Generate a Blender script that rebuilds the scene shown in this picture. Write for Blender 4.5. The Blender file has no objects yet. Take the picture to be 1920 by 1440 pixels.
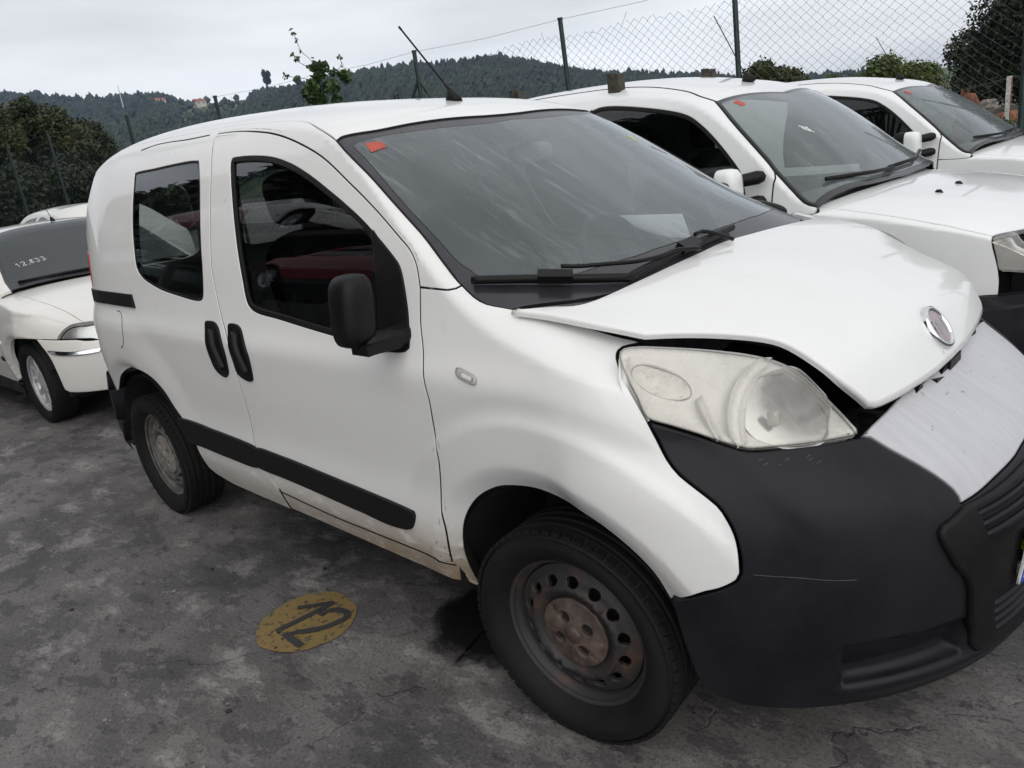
import bpy, math, random
import numpy as np
from mathutils import Vector, Matrix
from mathutils.geometry import delaunay_2d_cdt
random.seed(7); rng = np.random.default_rng(7)
sc = bpy.context.scene
COL = sc.collection
# ---------- camera, sky, sun, exposure ----------
cam = bpy.data.objects.new('camera', bpy.data.cameras.new('camera')); COL.objects.link(cam)
cam.matrix_world = Matrix([[0.723649, -0.115229, 0.680481, 1.11497], [0.678117, 0.30216, -0.669968, -1.985296], [-0.128414, 0.946267, 0.296796, 1.475216], [0.0, 0.0, 0.0, 1.0]])
cam.data.sensor_width = 36.0; cam.data.lens = 26.5217; cam.data.clip_start = .05; cam.data.clip_end = 6000
sc.camera = cam
SUN_EL, SUN_AZ = math.radians(34), math.radians(-40)     # azimuth measured from +x towards +y
world = bpy.data.worlds.new('World'); sc.world = world; world.use_nodes = True
def build_world():
    nt = world.node_tree; nt.nodes.clear(); N = nt.nodes.new; L = nt.links.new
    out = N('ShaderNodeOutputWorld'); bg = N('ShaderNodeBackground'); bg.inputs[1].default_value = 1.0
    sky = N('ShaderNodeTexSky'); sky.sky_type = 'NISHITA'; sky.sun_disc = False
    sky.sun_elevation = SUN_EL; sky.sun_rotation = math.pi/2-SUN_AZ; sky.air_density = 1.5; sky.dust_density = 4
    sm = N('ShaderNodeVectorMath'); sm.operation = 'SCALE'; sm.inputs['Scale'].default_value = .07; L(sky.outputs[0], sm.inputs[0])
    tc = N('ShaderNodeTexCoord'); sep = N('ShaderNodeSeparateXYZ'); L(tc.outputs['Generated'], sep.inputs[0])
    # an overcast dome: brighter overhead, a paler band low down, broad soft cloud structure
    ramp = N('ShaderNodeValToRGB'); L(sep.outputs['Z'], ramp.inputs[0]); e = ramp.color_ramp.elements
    e[0].position = 0; e[0].color = (.66, .70, .76, 1); e[1].position = 1; e[1].color = (.80, .81, .82, 1)
    for p, c in ((.06, (.86, .88, .91, 1)), (.14, (.86, .88, .90, 1)), (.30, (.70, .72, .76, 1)), (.6, (.77, .78, .80, 1))):
        k = e.new(p); k.color = c
    mp = N('ShaderNodeMapping'); mp.inputs['Scale'].default_value = (1.2, 1.2, 6.0); mp.inputs['Location'].default_value = (.35, .2, .1); L(tc.outputs['Generated'], mp.inputs[0])
    no = N('ShaderNodeTexNoise'); no.inputs['Scale'].default_value = 1.6; no.inputs['Detail'].default_value = 4; no.inputs['Roughness'].default_value = .5; L(mp.outputs[0], no.inputs[0])
    nr = N('ShaderNodeMapRange'); nr.inputs[1].default_value = .3; nr.inputs[2].default_value = .7; nr.inputs[3].default_value = .80; nr.inputs[4].default_value = 1.24; L(no.outputs[0], nr.inputs[0])
    cl = N('ShaderNodeVectorMath'); cl.operation = 'SCALE'; L(ramp.outputs[0], cl.inputs[0]); L(nr.outputs[0], cl.inputs['Scale'])
    gain = N('ShaderNodeVectorMath'); gain.operation = 'SCALE'; gain.inputs['Scale'].default_value = 1.0; L(cl.outputs[0], gain.inputs[0])
    mix = N('ShaderNodeMix'); mix.data_type = 'RGBA'; mix.inputs['Factor'].default_value = .94; L(sm.outputs[0], mix.inputs['A']); L(gain.outputs[0], mix.inputs['B'])
    L(mix.outputs['Result'], bg.inputs[0]); L(bg.outputs[0], out.inputs[0])
build_world()
sun = bpy.data.objects.new('sun', bpy.data.lights.new('sun', 'SUN')); COL.objects.link(sun)
sun.data.energy = 1.5; sun.data.angle = math.radians(90); sun.data.color = (1, .97, .93)
d = Vector((math.cos(SUN_EL)*math.cos(SUN_AZ), math.cos(SUN_EL)*math.sin(SUN_AZ), math.sin(SUN_EL)))
sun.rotation_euler = d.to_track_quat('Z', 'Y').to_euler(); sun.location = d*50
vs = sc.view_settings; vs.view_transform = 'Standard'; vs.look = 'None'; vs.gamma = 1; vs.exposure = 0.12
try: vs.use_curve_mapping = False
except Exception: pass
sc.render.engine = 'CYCLES'; cy = sc.cycles
cy.use_denoising = True; cy.max_bounces = 6; cy.transparent_max_bounces = 10; cy.glossy_bounces = 4; cy.diffuse_bounces = 3
cy.transmission_bounces = 6; cy.volume_bounces = 0; cy.caustics_reflective = False; cy.caustics_refractive = False
# ---------- objects ----------

def link(name, me, parent=None, loc=None, rot=None):
    o = bpy.data.objects.new(name, me); COL.objects.link(o)
    if parent is not None: o.parent = parent
    if loc is not None: o.location = loc
    if rot is not None: o.rotation_euler = rot
    return o
def tag(o, label, cat, group=None):
    o['label'] = label; o['category'] = cat
    if group: o['group'] = group
    return o
def thing(name, label, cat, loc=(0, 0, 0), rz=0, group=None):
    return tag(link(name, None, None, loc, (0, 0, rz)), label, cat, group)
def meshdata(name, V, F, mat=None, nrm=None, smooth=True):
    me = bpy.data.meshes.new(name); me.from_pydata([tuple(map(float, v)) for v in V], [], [tuple(map(int, f)) for f in F])
    if mat is not None: me.materials.append(mat)
    if smooth: me.polygons.foreach_set('use_smooth', [True]*len(me.polygons))
    me.update()
    if nrm is not None and smooth: me.normals_split_custom_set_from_vertices([tuple(map(float, n)) for n in nrm])
    return me
def mesh(name, V, F, mat, parent=None, nrm=None, smooth=True, loc=None, rot=None):
    return link(name, meshdata(name, V, F, mat, nrm, smooth), parent, loc, rot)
def copy_tree(o, parent=None):
    c = o.copy(); COL.objects.link(c)
    if parent is not None: c.parent = parent
    for ch in list(o.children): copy_tree(ch, c)
    return c
class MB:
    def __init__(s): s.V = []; s.F = []
    def add(s, V, F):
        b = len(s.V); s.V += [tuple(v) for v in V]; s.F += [tuple(i+b for i in f) for f in F]; return s
    def box(s, c, d, M=None):
        c = np.array(c, float); d = np.array(d, float)/2
        P = np.array([[x, y, z] for x in (-1, 1) for y in (-1, 1) for z in (-1, 1)])*d
        if M is not None: P = P@np.array(M).T
        return s.add(P+c, [(0, 1, 3, 2), (4, 6, 7, 5), (0, 4, 5, 1), (2, 3, 7, 6), (0, 2, 6, 4), (1, 5, 7, 3)])
    def tube(s, pts, r, n=8, cap=True):
        pts = np.array(pts, float); m = len(pts); r = np.broadcast_to(np.array(r, float), (m,)); T = np.gradient(pts, axis=0)
        T /= np.linalg.norm(T, axis=1)[:, None]+1e-12; a = np.array([0, 0, 1.]) if abs(T[0][2]) < .9 else np.array([1., 0, 0]); V = []
        for i in range(m):
            u = np.cross(T[i], a); u /= np.linalg.norm(u)+1e-12; v = np.cross(T[i], u); a = -v if i == -1 else a
            for k in range(n):
                t = 2*math.pi*k/n; V.append(pts[i]+r[i]*(math.cos(t)*u+math.sin(t)*v))
        F = [(i*n+k, i*n+(k+1) % n, (i+1)*n+(k+1) % n, (i+1)*n+k) for i in range(m-1) for k in range(n)]
        if cap: F += [tuple(range(n))[::-1], tuple((m-1)*n+k for k in range(n))]
        return s.add(V, F)
    def build(s, name, mat, parent=None, smooth=False, loc=None, rot=None, auto=None):
        o = mesh(name, s.V, s.F, mat, parent, None, smooth, loc, rot)
        if auto: shade_auto(o.data, auto)
        return o
def shade_auto(me, deg):
    me.polygons.foreach_set('use_smooth', [True]*len(me.polygons))
    n = np.array([p.normal[:] for p in me.polygons]); em = {}
    for p in me.polygons:
        for k in p.edge_keys: em.setdefault(k, []).append(p.index)
    c = math.cos(math.radians(deg)); sharp = {k for k, v in em.items() if len(v) != 2 or n[v[0]]@n[v[1]] < c}
    for e in me.edges: e.use_edge_sharp = tuple(sorted(e.vertices)) in sharp
    me.update()
def lathe(prof, n=48, axis='y', seg=None):
    """profile [(r, h)] turned about the axis"""
    V = []; F = []; m = len(prof)
    for i in range(n):
        a = 2*math.pi*i/n; c, s = math.cos(a), math.sin(a)
        for r, h in prof: V.append((r*c, h, r*s) if axis == 'y' else (r*c, r*s, h))
    for i in range(n):
        j = (i+1) % n
        for k in range(m-1): F.append((i*m+k, j*m+k, j*m+k+1, i*m+k+1))
    return V, F
def loft(rings, cap=True):
    n = len(rings[0]); V = [tuple(p) for r in rings for p in r]
    F = [(i*n+k, i*n+(k+1) % n, (i+1)*n+(k+1) % n, (i+1)*n+k) for i in range(len(rings)-1) for k in range(n)]
    if cap: F += [tuple(range(n))[::-1], tuple((len(rings)-1)*n+k for k in range(n))]
    return V, F
def sellipse(a, b, e=4, n=28, ph=0):
    t = np.linspace(0, 2*math.pi, n, endpoint=False)+ph; c, s = np.cos(t), np.sin(t)
    return np.stack([a*np.sign(c)*np.abs(c)**(2/e), b*np.sign(s)*np.abs(s)**(2/e)], 1)
def pillow(name, size, mat, parent, loc, rot=(0, 0, 0), e=4, e2=4, n=28, m=14):
    """a rounded box"""
    a, b, c = (k/2 for k in size); rings = []
    for i in range(m+1):
        t = math.pi*i/m; w = max(abs(math.sin(t)), 1e-4)**(2/e2); z = -np.sign(math.cos(t))*abs(math.cos(t))**(2/e2)
        p = sellipse(a*w, b*w, e, n); rings.append(np.c_[p, np.full(n, c*z)])
    V, F = loft(rings); return mesh(name, V, F, mat, parent, None, True, loc, rot)
# ---------- outlines and trimmed panels ----------
def crv(pts, closed=False, ds=.02, sc_=(1, 1)):
    P = np.array(pts, float); S = np.array(sc_, float); n = len(P)
    if n == 2:
        k = max(2, int(np.hypot(*((P[1]-P[0])*S))/ds)+1); return P[0]+(P[1]-P[0])*np.linspace(0, 1, k)[:, None]
    E = np.vstack([P[-1], P, P[:2]]) if closed else np.vstack([2*P[0]-P[1], P, 2*P[-1]-P[-2]])
    out = []
    for i in range(n if closed else n-1):
        a, b, c, d = E[i:i+4]; k = max(1, int(round(np.hypot(*((c-b)*S))/ds)))
        t = (np.arange(k)/k); out.append(crw(t)@np.array([a, b, c, d]))
    out = np.vstack(out)
    return out if closed else np.vstack([out, P[-1]])
def join(*segs):
    o = [segs[0]]
    for s in segs[1:]: o.append(s[1:] if np.hypot(*(s[0]-o[-1][-1])) < 1e-6 else s)
    o = np.vstack(o)
    return o[:-1] if np.hypot(*(o[0]-o[-1])) < 1e-6 else o
def area(P): x, y = P.T; return .5*np.sum(x*np.roll(y, -1)-np.roll(x, -1)*y)
def offset(P, d):
    """offset a closed counter-clockwise polygon inwards by d"""
    a = P-np.roll(P, 1, 0); b = np.roll(P, -1, 0)-P
    na = np.stack([-a[:, 1], a[:, 0]], 1); nb = np.stack([-b[:, 1], b[:, 0]], 1)
    na /= np.linalg.norm(na, axis=1)[:, None]+1e-12; nb /= np.linalg.norm(nb, axis=1)[:, None]+1e-12
    m = na+nb; l = np.maximum((m*m).sum(1), .5)[:, None]
    return P+2*d*m/l
def inside(P, Q):
    x, y = Q[:, 0][:, None], Q[:, 1][:, None]; a = P; b = np.roll(P, -1, 0)
    c = ((a[:, 1] > y) != (b[:, 1] > y)) & (x < (b[:, 0]-a[:, 0])*(y-a[:, 1])/(b[:, 1]-a[:, 1]+1e-15)+a[:, 0])
    return c.sum(1) % 2 == 1
def dist(P, Q):
    a = P; b = np.roll(P, -1, 0); ab = b-a; o = np.full(len(Q), 1e9)
    for i in range(0, len(Q), 400):
        q = Q[i:i+400, None]; t = np.clip(((q-a)*ab).sum(2)/((ab*ab).sum(1)+1e-15), 0, 1)
        o[i:i+400] = np.sqrt((((a+t[..., None]*ab)-q)**2).sum(2).min(1))
    return o
def dedupe(P, eps=4e-4):
    k = [0]
    for i in range(1, len(P)):
        if np.hypot(*(P[i]-P[k[-1]])) > eps: k.append(i)
    if np.hypot(*(P[k[0]]-P[k[-1]])) <= eps: k.pop()
    return P[k]
def panel(name, surf, outline, mat, parent=None, holes=(), sp=.03, off=0, edge=.003, flange=.014, gap=.0, hgap=0., link_it=True, flip=False, gap_shade=None):
    S = surf.scale(); offf = off if callable(off) else (lambda U: np.full(len(U), float(off)))
    P = dedupe(np.array(outline, float)*S)
    if area(P) < 0: P = P[::-1]
    if gap: P = offset(P, gap)
    rings = [(P, offset(P, edge))]
    for h in holes:
        Q = dedupe(np.array(h, float)*S)
        if area(Q) < 0: Q = Q[::-1]
        if hgap: Q = offset(Q, -hgap)
        rings.append((Q, offset(Q, -edge)))
    outer = rings[0][1]
    lo, hi = outer.min(0), outer.max(0); gx = np.arange(lo[0], hi[0], sp); gy = np.arange(lo[1], hi[1], sp*.866)
    G = np.array([(x+(sp/2 if j % 2 else 0), y) for j, y in enumerate(gy) for x in gx]) if len(gx) and len(gy) else np.zeros((0, 2))
    if len(G):
        k = inside(outer, G) & (dist(outer, G) > .55*sp); G = G[k]
        for Q, R_ in rings[1:]:
            if len(G): G = G[~inside(R_, G) & (dist(R_, G) > .55*sp)]
    pts = [r[1] for r in rings]+([G] if len(G) else []); allp = np.vstack(pts); edges = []; b = 0
    for r in rings:
        n = len(r[1]); edges += [(b+i, b+(i+1) % n) for i in range(n)]; b += n
    res = delaunay_2d_cdt([Vector(p) for p in allp], edges, [], 0, 1e-7)
    W = np.array([tuple(v) for v in res[0]]); T = [f for f in res[2] if len(f) == 3]
    cen = W[np.array(T)].mean(1); k = inside(outer, cen)
    for Q, R_ in rings[1:]: k &= ~inside(R_, cen)
    T = [t for t, q in zip(T, k) if q]
    U = W/S; nr = surf.nrm(U); ps = surf.pos(U)+nr*offf(U)[:, None]
    V = list(ps); NN = list(nr); F = []; deep = []
    for t in T:
        a, b_, c = (ps[i] for i in t); g = np.cross(b_-a, c-a)
        F.append(t if g@nr[t[0]] > 0 else t[::-1])
    if flange > 0:
        for ri, (A, B) in enumerate(rings):
            ua, ub = A/S, B/S; na = surf.nrm(ua); oa = offf(ua)[:, None]; pa = surf.pos(ua)+na*oa; pb = surf.pos(ub)+surf.nrm(ub)*offf(ub)[:, None]
            o = pa-pb; o -= (o*na).sum(1)[:, None]*na; o /= np.linalg.norm(o, axis=1)[:, None]+1e-9
            m = (o+na); m /= np.linalg.norm(m, axis=1)[:, None]
            R0 = pb; R1 = pb+(pa-pb)*.75-na*edge*.3; R2 = pa-na*edge; R3 = pa-na*flange; n = len(A); b = len(V)
            V += list(R0)+list(R1)+list(R2)+list(R3); NN += list(surf.nrm(ub))+list(m)+list(o)+list(o)
            for j in range(3):
                for i in range(n):
                    q = (b+j*n+i, b+j*n+(i+1) % n, b+(j+1)*n+(i+1) % n, b+(j+1)*n+i)
                    g = np.cross(V[q[1]]-V[q[0]], V[q[3]]-V[q[0]]); F.append(q if g@NN[q[0]] >= 0 else q[::-1])
                    if j == 2: deep.append(len(F)-1)
    if flip: V = [v*np.array([1, -1, 1]) for v in V]; NN = [v*np.array([1, -1, 1]) for v in NN]; F = [f[::-1] for f in F]
    me = meshdata(name, V, F, mat, NN)
    if gap_shade is not None and deep:
        me.materials.append(gap_shade)
        for k in deep: me.polygons[k].material_index = 1  # deep flange faces take a dark colour that paints in the gap's shade
    return link(name, me, parent) if link_it else me
def ribbon(name, surf, path, w, mat, parent, off=.002, th=.006):
    """thin raised strip along a path on a surface"""
    S = surf.scale(); P = np.array(path, float)*S; t = np.gradient(P, axis=0); t /= np.linalg.norm(t, axis=1)[:, None]+1e-9
    n = np.stack([-t[:, 1], t[:, 0]], 1); rows = []; w = np.broadcast_to(np.asarray(w, float), (len(P),))[:, None]
    for sgn, h in ((-1, -th), (-1, 0), (-.6, off), (.6, off), (1, 0), (1, -th)):
        U = (P+n*w/2*sgn)/S; rows.append(surf.pos(U)+surf.nrm(U)*h)
    R_ = np.stack(rows, 1); V = R_.reshape(-1, 3); m = len(P); F = []
    for i in range(m-1):
        for k in range(5): F.append((i*6+k, i*6+k+1, (i+1)*6+k+1, (i+1)*6+k))
    F += [tuple(range(6)), tuple((m-1)*6+k for k in range(6))[::-1]]
    o = mesh(name, V, F, mat, parent); me = o.data
    bmfix(me); return o
def bmfix(me):
    import bmesh
    b = bmesh.new(); b.from_mesh(me); bmesh.ops.recalc_face_normals(b, faces=b.faces); b.to_mesh(me); b.free()
def mir(P): P = np.array(P, float).copy(); P[:, 1] = 2-P[:, 1]; return P     # to the other flank of a Sect
# ---------- splines and surfaces ----------
def spline(xs, ys):
    xs = np.array(xs, float); ys = np.array(ys, float); n = len(xs); h = np.diff(xs)
    A = np.zeros((n, n)); b = np.zeros(n); A[0, 0] = A[-1, -1] = 1
    for i in range(1, n-1):
        A[i, i-1:i+2] = h[i-1], 2*(h[i-1]+h[i]), h[i]
        b[i] = 6*((ys[i+1]-ys[i])/h[i]-(ys[i]-ys[i-1])/h[i-1])
    M = np.linalg.solve(A, b)
    def f(x):
        x = np.asarray(x, float); i = np.clip(np.searchsorted(xs, x)-1, 0, n-2)
        hh = h[i]; xc = np.clip(x, xs[0], xs[-1]); p = (xs[i+1]-xc); q = (xc-xs[i])
        y = (M[i]*p**3+M[i+1]*q**3)/(6*hh)+(ys[i]/hh-M[i]*hh/6)*p+(ys[i+1]/hh-M[i+1]*hh/6)*q
        s0 = (ys[1]-ys[0])/h[0]-h[0]*M[1]/6; s1 = (ys[-1]-ys[-2])/h[-1]+h[-1]*M[-2]/6
        return y+np.where(x < xs[0], (x-xs[0])*s0, 0)+np.where(x > xs[-1], (x-xs[-1])*s1, 0)
    return f
def sstep(a, b, x):
    t = np.clip((np.asarray(x, float)-a)/(b-a), 0, 1); return t*t*(3-2*t)
def crw(t):
    return np.stack([-.5*t+t*t-.5*t**3, 1-2.5*t*t+1.5*t**3, .5*t+2*t*t-1.5*t**3, -.5*t*t+.5*t**3], -1)
class Sect:
    """body skin from lofted cross-sections: domain (x, q), q 0 right sill .. 1 centre line .. 2 left sill"""
    def __init__(s, x0, x1, nx, secfn, K=150):
        s.x0, s.x1, s.nx, s.K = x0, x1, nx, K
        X = np.linspace(x0, x1, nx); T = np.zeros((nx, K+1, 2))
        for i, x in enumerate(X):
            p = secfn(x); d = np.r_[0, np.cumsum(np.hypot(*np.diff(p, axis=0).T))]
            u = np.linspace(0, d[-1], K+1); T[i, :, 0] = np.interp(u, d, p[:, 0]); T[i, :, 1] = np.interp(u, d, p[:, 1])
        s.T = T; s.L = 2.3
    def scale(s): return np.array([1., s.L])
    def pos(s, U):
        U = np.atleast_2d(np.asarray(U, float)); x = U[:, 0]; q = U[:, 1]
        m = q > 1; q = np.where(m, 2-q, q)
        fx = np.clip((x-s.x0)/(s.x1-s.x0)*(s.nx-1), 0, s.nx-1-1e-6); fq = np.clip(q*s.K, 0, s.K)
        i = fx.astype(int); j = np.minimum(fq.astype(int), s.K-1); wx = crw(fx-i); wq = crw(fq-j)
        out = np.zeros((len(x), 2))
        for a in range(4):
            ia = np.clip(i+a-1, 0, s.nx-1)
            for b in range(4):
                jb = j+b-1; r = np.where(jb > s.K, 2*s.K-jb, np.maximum(jb, 0)); sg = np.where(jb > s.K, -1., 1.)
                v = s.T[ia, r].copy(); v[:, 0] *= sg
                out += (wx[:, a]*wq[:, b])[:, None]*v
        y = np.where(m, out[:, 0], -out[:, 0])
        return np.stack([x, y, out[:, 1]], 1)
    def nrm(s, U):
        U = np.atleast_2d(np.asarray(U, float)); e = np.array([.006, 0]); g = np.array([0, .004])
        a = s.pos(U+e)-s.pos(U-e); b = s.pos(U+g)-s.pos(U-g); n = np.cross(a, b); n /= np.linalg.norm(n, axis=1)[:, None]+1e-12
        return n
class Polar:
    """rounded nose: domain (a, z), a = bearing * 0.85 m, positive to the right-hand side"""
    def __init__(s, th, zs, R, feat=None):
        s.rz = [spline(zs, col) for col in np.array(R, float).T]; s.th = np.radians(th); s.feat = feat
        tt = np.linspace(0, s.th[-1], 61); s.tt = tt; s.zz = np.linspace(zs[0], zs[-1], 120)
        cols = np.stack([f(s.zz) for f in s.rz], 1)
        xs = np.r_[-s.th[:0:-1], s.th]
        s.tab = np.stack([spline(xs, np.r_[c[:0:-1], c])(tt) for c in cols], 0)
    def scale(s): return np.array([1., 1.])
    def rad(s, th, z):
        t = np.abs(th); ft = np.clip(t/s.tt[-1]*60, 0, 60); j = np.minimum(ft.astype(int), 59)
        fz = np.clip((z-s.zz[0])/(s.zz[-1]-s.zz[0])*119, 0, 119); i = np.minimum(fz.astype(int), 118)
        wz = crw(fz-i); wt = crw(ft-j); o = 0
        for a in range(4):
            ia = np.clip(i+a-1, 0, 119)
            for b in range(4):
                jb = np.minimum(np.abs(j+b-1), 60); o = o+wz[..., a]*wt[..., b]*s.tab[ia, jb]
        return o
    def pos(s, U):
        U = np.atleast_2d(np.asarray(U, float)); th = U[:, 0]/.85; z = U[:, 1]; r = s.rad(th, z)
        if s.feat is not None: r = r+s.feat(th, z)
        return np.stack([r*np.cos(th), -r*np.sin(th), z], 1)
    def nrm(s, U):
        U = np.atleast_2d(np.asarray(U, float)); e = np.array([.004, 0]); g = np.array([0, .004])
        a = s.pos(U+e)-s.pos(U-e); b = s.pos(U+g)-s.pos(U-g); n = np.cross(b, a); n /= np.linalg.norm(n, axis=1)[:, None]+1e-12
        return n
class Height:
    """height field z = f(x, y): domain (x, y)"""
    def __init__(s, f): s.f = f
    def scale(s): return np.array([1., 1.])
    def pos(s, U):
        U = np.atleast_2d(np.asarray(U, float)); return np.stack([U[:, 0], U[:, 1], s.f(U[:, 0], U[:, 1])], 1)
    def nrm(s, U):
        U = np.atleast_2d(np.asarray(U, float)); e = np.array([.004, 0]); g = np.array([0, .004])
        n = np.cross(s.pos(U+e)-s.pos(U-e), s.pos(U+g)-s.pos(U-g)); return n/np.linalg.norm(n, axis=1)[:, None]
# ---------- the small white van ----------
VZ = [.12, .22, .30, .36, .45, .52, .60, .70, .80, .90, .955, 1.0, 1.05, 1.1, 1.2, 1.3, 1.4, 1.5, 1.58, 1.64, 1.70]
VW = [.73, .772, .800, .822, .840, .837, .832, .837, .844, .848, .845, .827, .810, .796, .770, .738, .700, .655, .612, .572, .52]
van_w = spline(VZ, VW)
NZ = [.10, .16, .22, .35, .50, .62, .70, .76, .84, .92, 1.0, 1.08, 1.16]
NT_ = [0, 15, 30, 45, 60, 75, 90]
NR = [[.79, .79, .79, .795, .80, .805, .80], [.81, .81, .81, .815, .82, .82, .815], [.832, .832, .832, .832, .834, .836, .83],
 [.845, .85, .855, .865, .868, .860, .845], [.86, .868, .88, .893, .892, .874, .842], [.85, .862, .88, .895, .893, .876, .838],
 [.80, .82, .85, .878, .885, .876, .840], [.73, .755, .80, .845, .868, .873, .842], [.60, .625, .69, .765, .825, .858, .844],
 [.50, .52, .59, .69, .78, .842, .844], [.38, .41, .48, .60, .71, .805, .828], [.25, .27, .35, .48, .62, .745, .803], [.10, .12, .20, .35, .5, .66, .78]]
nose0 = Polar(NT_, NZ, NR)
van_zc = spline([-3.06, -2.9, -2.5, -2.0, -1.5, -1.19, -.9, -.62, -.44, -.3, -.16, 0, .2, .4, .6],
                [1.595, 1.635, 1.655, 1.65, 1.64, 1.622, 1.565, 1.40, 1.262, 1.15, 1.07, 1.02, .97, .90, .82])
van_zr = spline([-3.06, -2.95, -2.8, -2.4, -1.9, -1.5, -1.2, -1.0, -.85, -.62, -.3, 0, .12, .3, .6],
                [1.73, 1.75, 1.766, 1.775, 1.754, 1.727, 1.692, 1.662, 1.622, 1.505, 1.33, 1.165, 1.10, 1.04, .88])
def arch_prof(e, A):
    lip = -.027*np.clip(1-e/.066, 0, 1.3); fl = A*sstep(-.02, .05, e)*(1-sstep(.172, .205, e)); gr = -.22*A*np.exp(-((e-.222)/.02)**2)
    return lip+fl+gr
def van_feat(x, z):
    ex = x+.01; ez = z-.31; e = np.hypot(ex, ez)-.385; ang = np.degrees(np.arctan2(ex, ez))
    m = sstep(-75, -35, ang)*(z > .1)
    d = arch_prof(e, .009*m)*(np.abs(e) < .45)*np.where(e > .08, 1, 1)
    ex = x+2.513; e = np.hypot(ex, ez)-.42; ang = np.degrees(np.arctan2(ex, ez))
    d = d+(-.016*(1-sstep(0, .05, e))+.013*sstep(0, .08, e)*(1-sstep(.12, .30, e))*(1-sstep(40, 85, np.abs(ang))))
    return np.where(z < 1.0, d, 0)
def van_side(x, z):
    z = np.asarray(z, float); w = van_w(z)
    if x > 0:
        y = np.array(w)
        for _ in range(25):
            r = nose0.rad(np.arctan2(y, x), np.clip(z, .1, 1.16)); y = .5*y+.5*np.sqrt(np.maximum(r*r-x*x, .0004))
        b = sstep(0, .12, x); w = (1-b)*w+b*y
    if x < -2.65: w = w-(.115-.088*sstep(.85, 1.5, z))*((-2.65-x)/.4)**2.4
    return w+van_feat(x, z)
def van_sec(x):
    zc = float(van_zc(x)); zr = float(van_zr(x)); z = np.linspace(.19, zc, 140); y = van_side(x, z)
    p = [[y[0]-.06, .185]]+list(zip(y, z))
    yc = y[-1]; t = np.sin(np.linspace(math.pi/2, 0, 80))[1:]; h = zr-zc
    b = sstep(-.95, -.7, x); P = 2.5; Q = 1.7-.25*b
    zt = zc+h*(1-t**P)**(1/Q); p += list(zip(yc*t, zt))
    return np.array(p)
hood_prof = spline([-.2, -.1, .03, .2, .35, .47, .53, .567, .596, .636, .68], [1.178, 1.165, 1.145, 1.113, 1.068, 1.02, .99, .963, .925, .855, .77])
def hood_z(x, y): return hood_prof(x+.12*y*y)-.06*y*y
# ---------- the tall vans alongside and the saloon behind ----------
def generic_sec(wf, zcf, zrf, P=2.5, Q=1.6, z0=.19):
    def sec(x):
        zc = float(zcf(x)); zr = float(zrf(x)); z = np.linspace(z0, zc, 110); y = wf(x, z); yc = y[-1]
        t = np.sin(np.linspace(math.pi/2, 0, 70))[1:]
        return np.array([[y[0]-.05, z0-.01]]+list(zip(y, z))+list(zip(yc*t, zc+(zr-zc)*(1-t**P)**(1/Q))))
    return sec
kan_w0 = spline([.12, .25, .4, .55, .7, .85, .95, 1.02, 1.1, 1.2, 1.35, 1.5, 1.6, 1.68, 1.75], [.70, .76, .80, .825, .832, .832, .826, .815, .80, .785, .75, .70, .655, .60, .53])
def kan_w(x, z):
    w = kan_w0(z)
    e = np.hypot(x, z-.30)-.39; w = w+np.where(z < .9, .015*sstep(0, .04, e)*(1-sstep(.05, .16, e))-.02*(1-sstep(0, .03, e)), 0)
    e = np.hypot(x+2.6, z-.30)-.39; w = w+np.where(z < .9, .012*sstep(0, .04, e)*(1-sstep(.05, .16, e))-.02*(1-sstep(0, .03, e)), 0)
    if x > .15: w = w-.15*((x-.15)/.6)**2.2
    if x < -2.9: w = w-.07*((-2.9-x)/.4)**2
    return w
kan_zc = spline([-3.3, -2.8, -2, -1.3, -1.05, -.8, -.6, -.4, -.25, 0, .3, .6], [1.62, 1.665, 1.68, 1.645, 1.61, 1.52, 1.37, 1.18, 1.04, .975, .93, .85])
kan_zr = spline([-3.3, -2.5, -1.8, -1.3, -1.0, -.82, -.6, -.3, -.05, .1], [1.755, 1.80, 1.79, 1.745, 1.685, 1.635, 1.52, 1.30, 1.10, 1.0])
kan_hzc = spline([-.45, -.3, 0, .3, .5, .65, .76], [1.02, .995, .965, .92, .875, .815, .74])
kan_hzr = spline([-.45, -.3, -.1, .2, .45, .62, .72, .76], [1.09, 1.08, 1.06, 1.025, .98, .92, .85, .80])
rov_w0 = spline([.1, .2, .3, .45, .58, .66, .75, .83, .90, .95, 1.05, 1.2, 1.3, 1.36, 1.42], [.72, .775, .80, .835, .848, .846, .838, .822, .79, .76, .71, .63, .56, .50, .40])
RZ = [.12, .22, .35, .45, .55, .62, .68, .74, .80]
RR = [[.80, .80, .80, .80, .80, .79, .74], [.84, .842, .845, .845, .84, .815, .785], [.86, .865, .87, .872, .865, .84, .81], [.862, .868, .875, .878, .872, .85, .835], [.85, .856, .865, .872, .868, .856, .845],
      [.81, .82, .83, .85, .856, .852, .848], [.77, .78, .80, .825, .84, .845, .845], [.70, .715, .74, .775, .80, .828, .838], [.55, .57, .60, .66, .72, .79, .828]]
rov_nose = Polar([0, 15, 30, 45, 60, 75, 90], RZ, RR)
def rov_w(x, z):
    z = np.asarray(z, float); w = rov_w0(z)
    if x > 0:
        y = np.array(w)
        for _ in range(25):
            r = rov_nose.rad(np.arctan2(y, x), np.clip(z, .12, .80)); y = .5*y+.5*np.sqrt(np.maximum(r*r-x*x, .0004))
        b = sstep(0, .12, x); w = (1-b)*w+b*y
    for xc in (0, -2.62):
        e = np.hypot(x-xc, z-.30)-.345; w = w+np.where(z < .75, .012*sstep(0, .03, e)*(1-sstep(.05, .14, e))-.015*(1-sstep(0, .025, e)), 0)
    if x < -2.9: w = w-.10*((-2.9-x)/.5)**2
    return w
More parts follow.
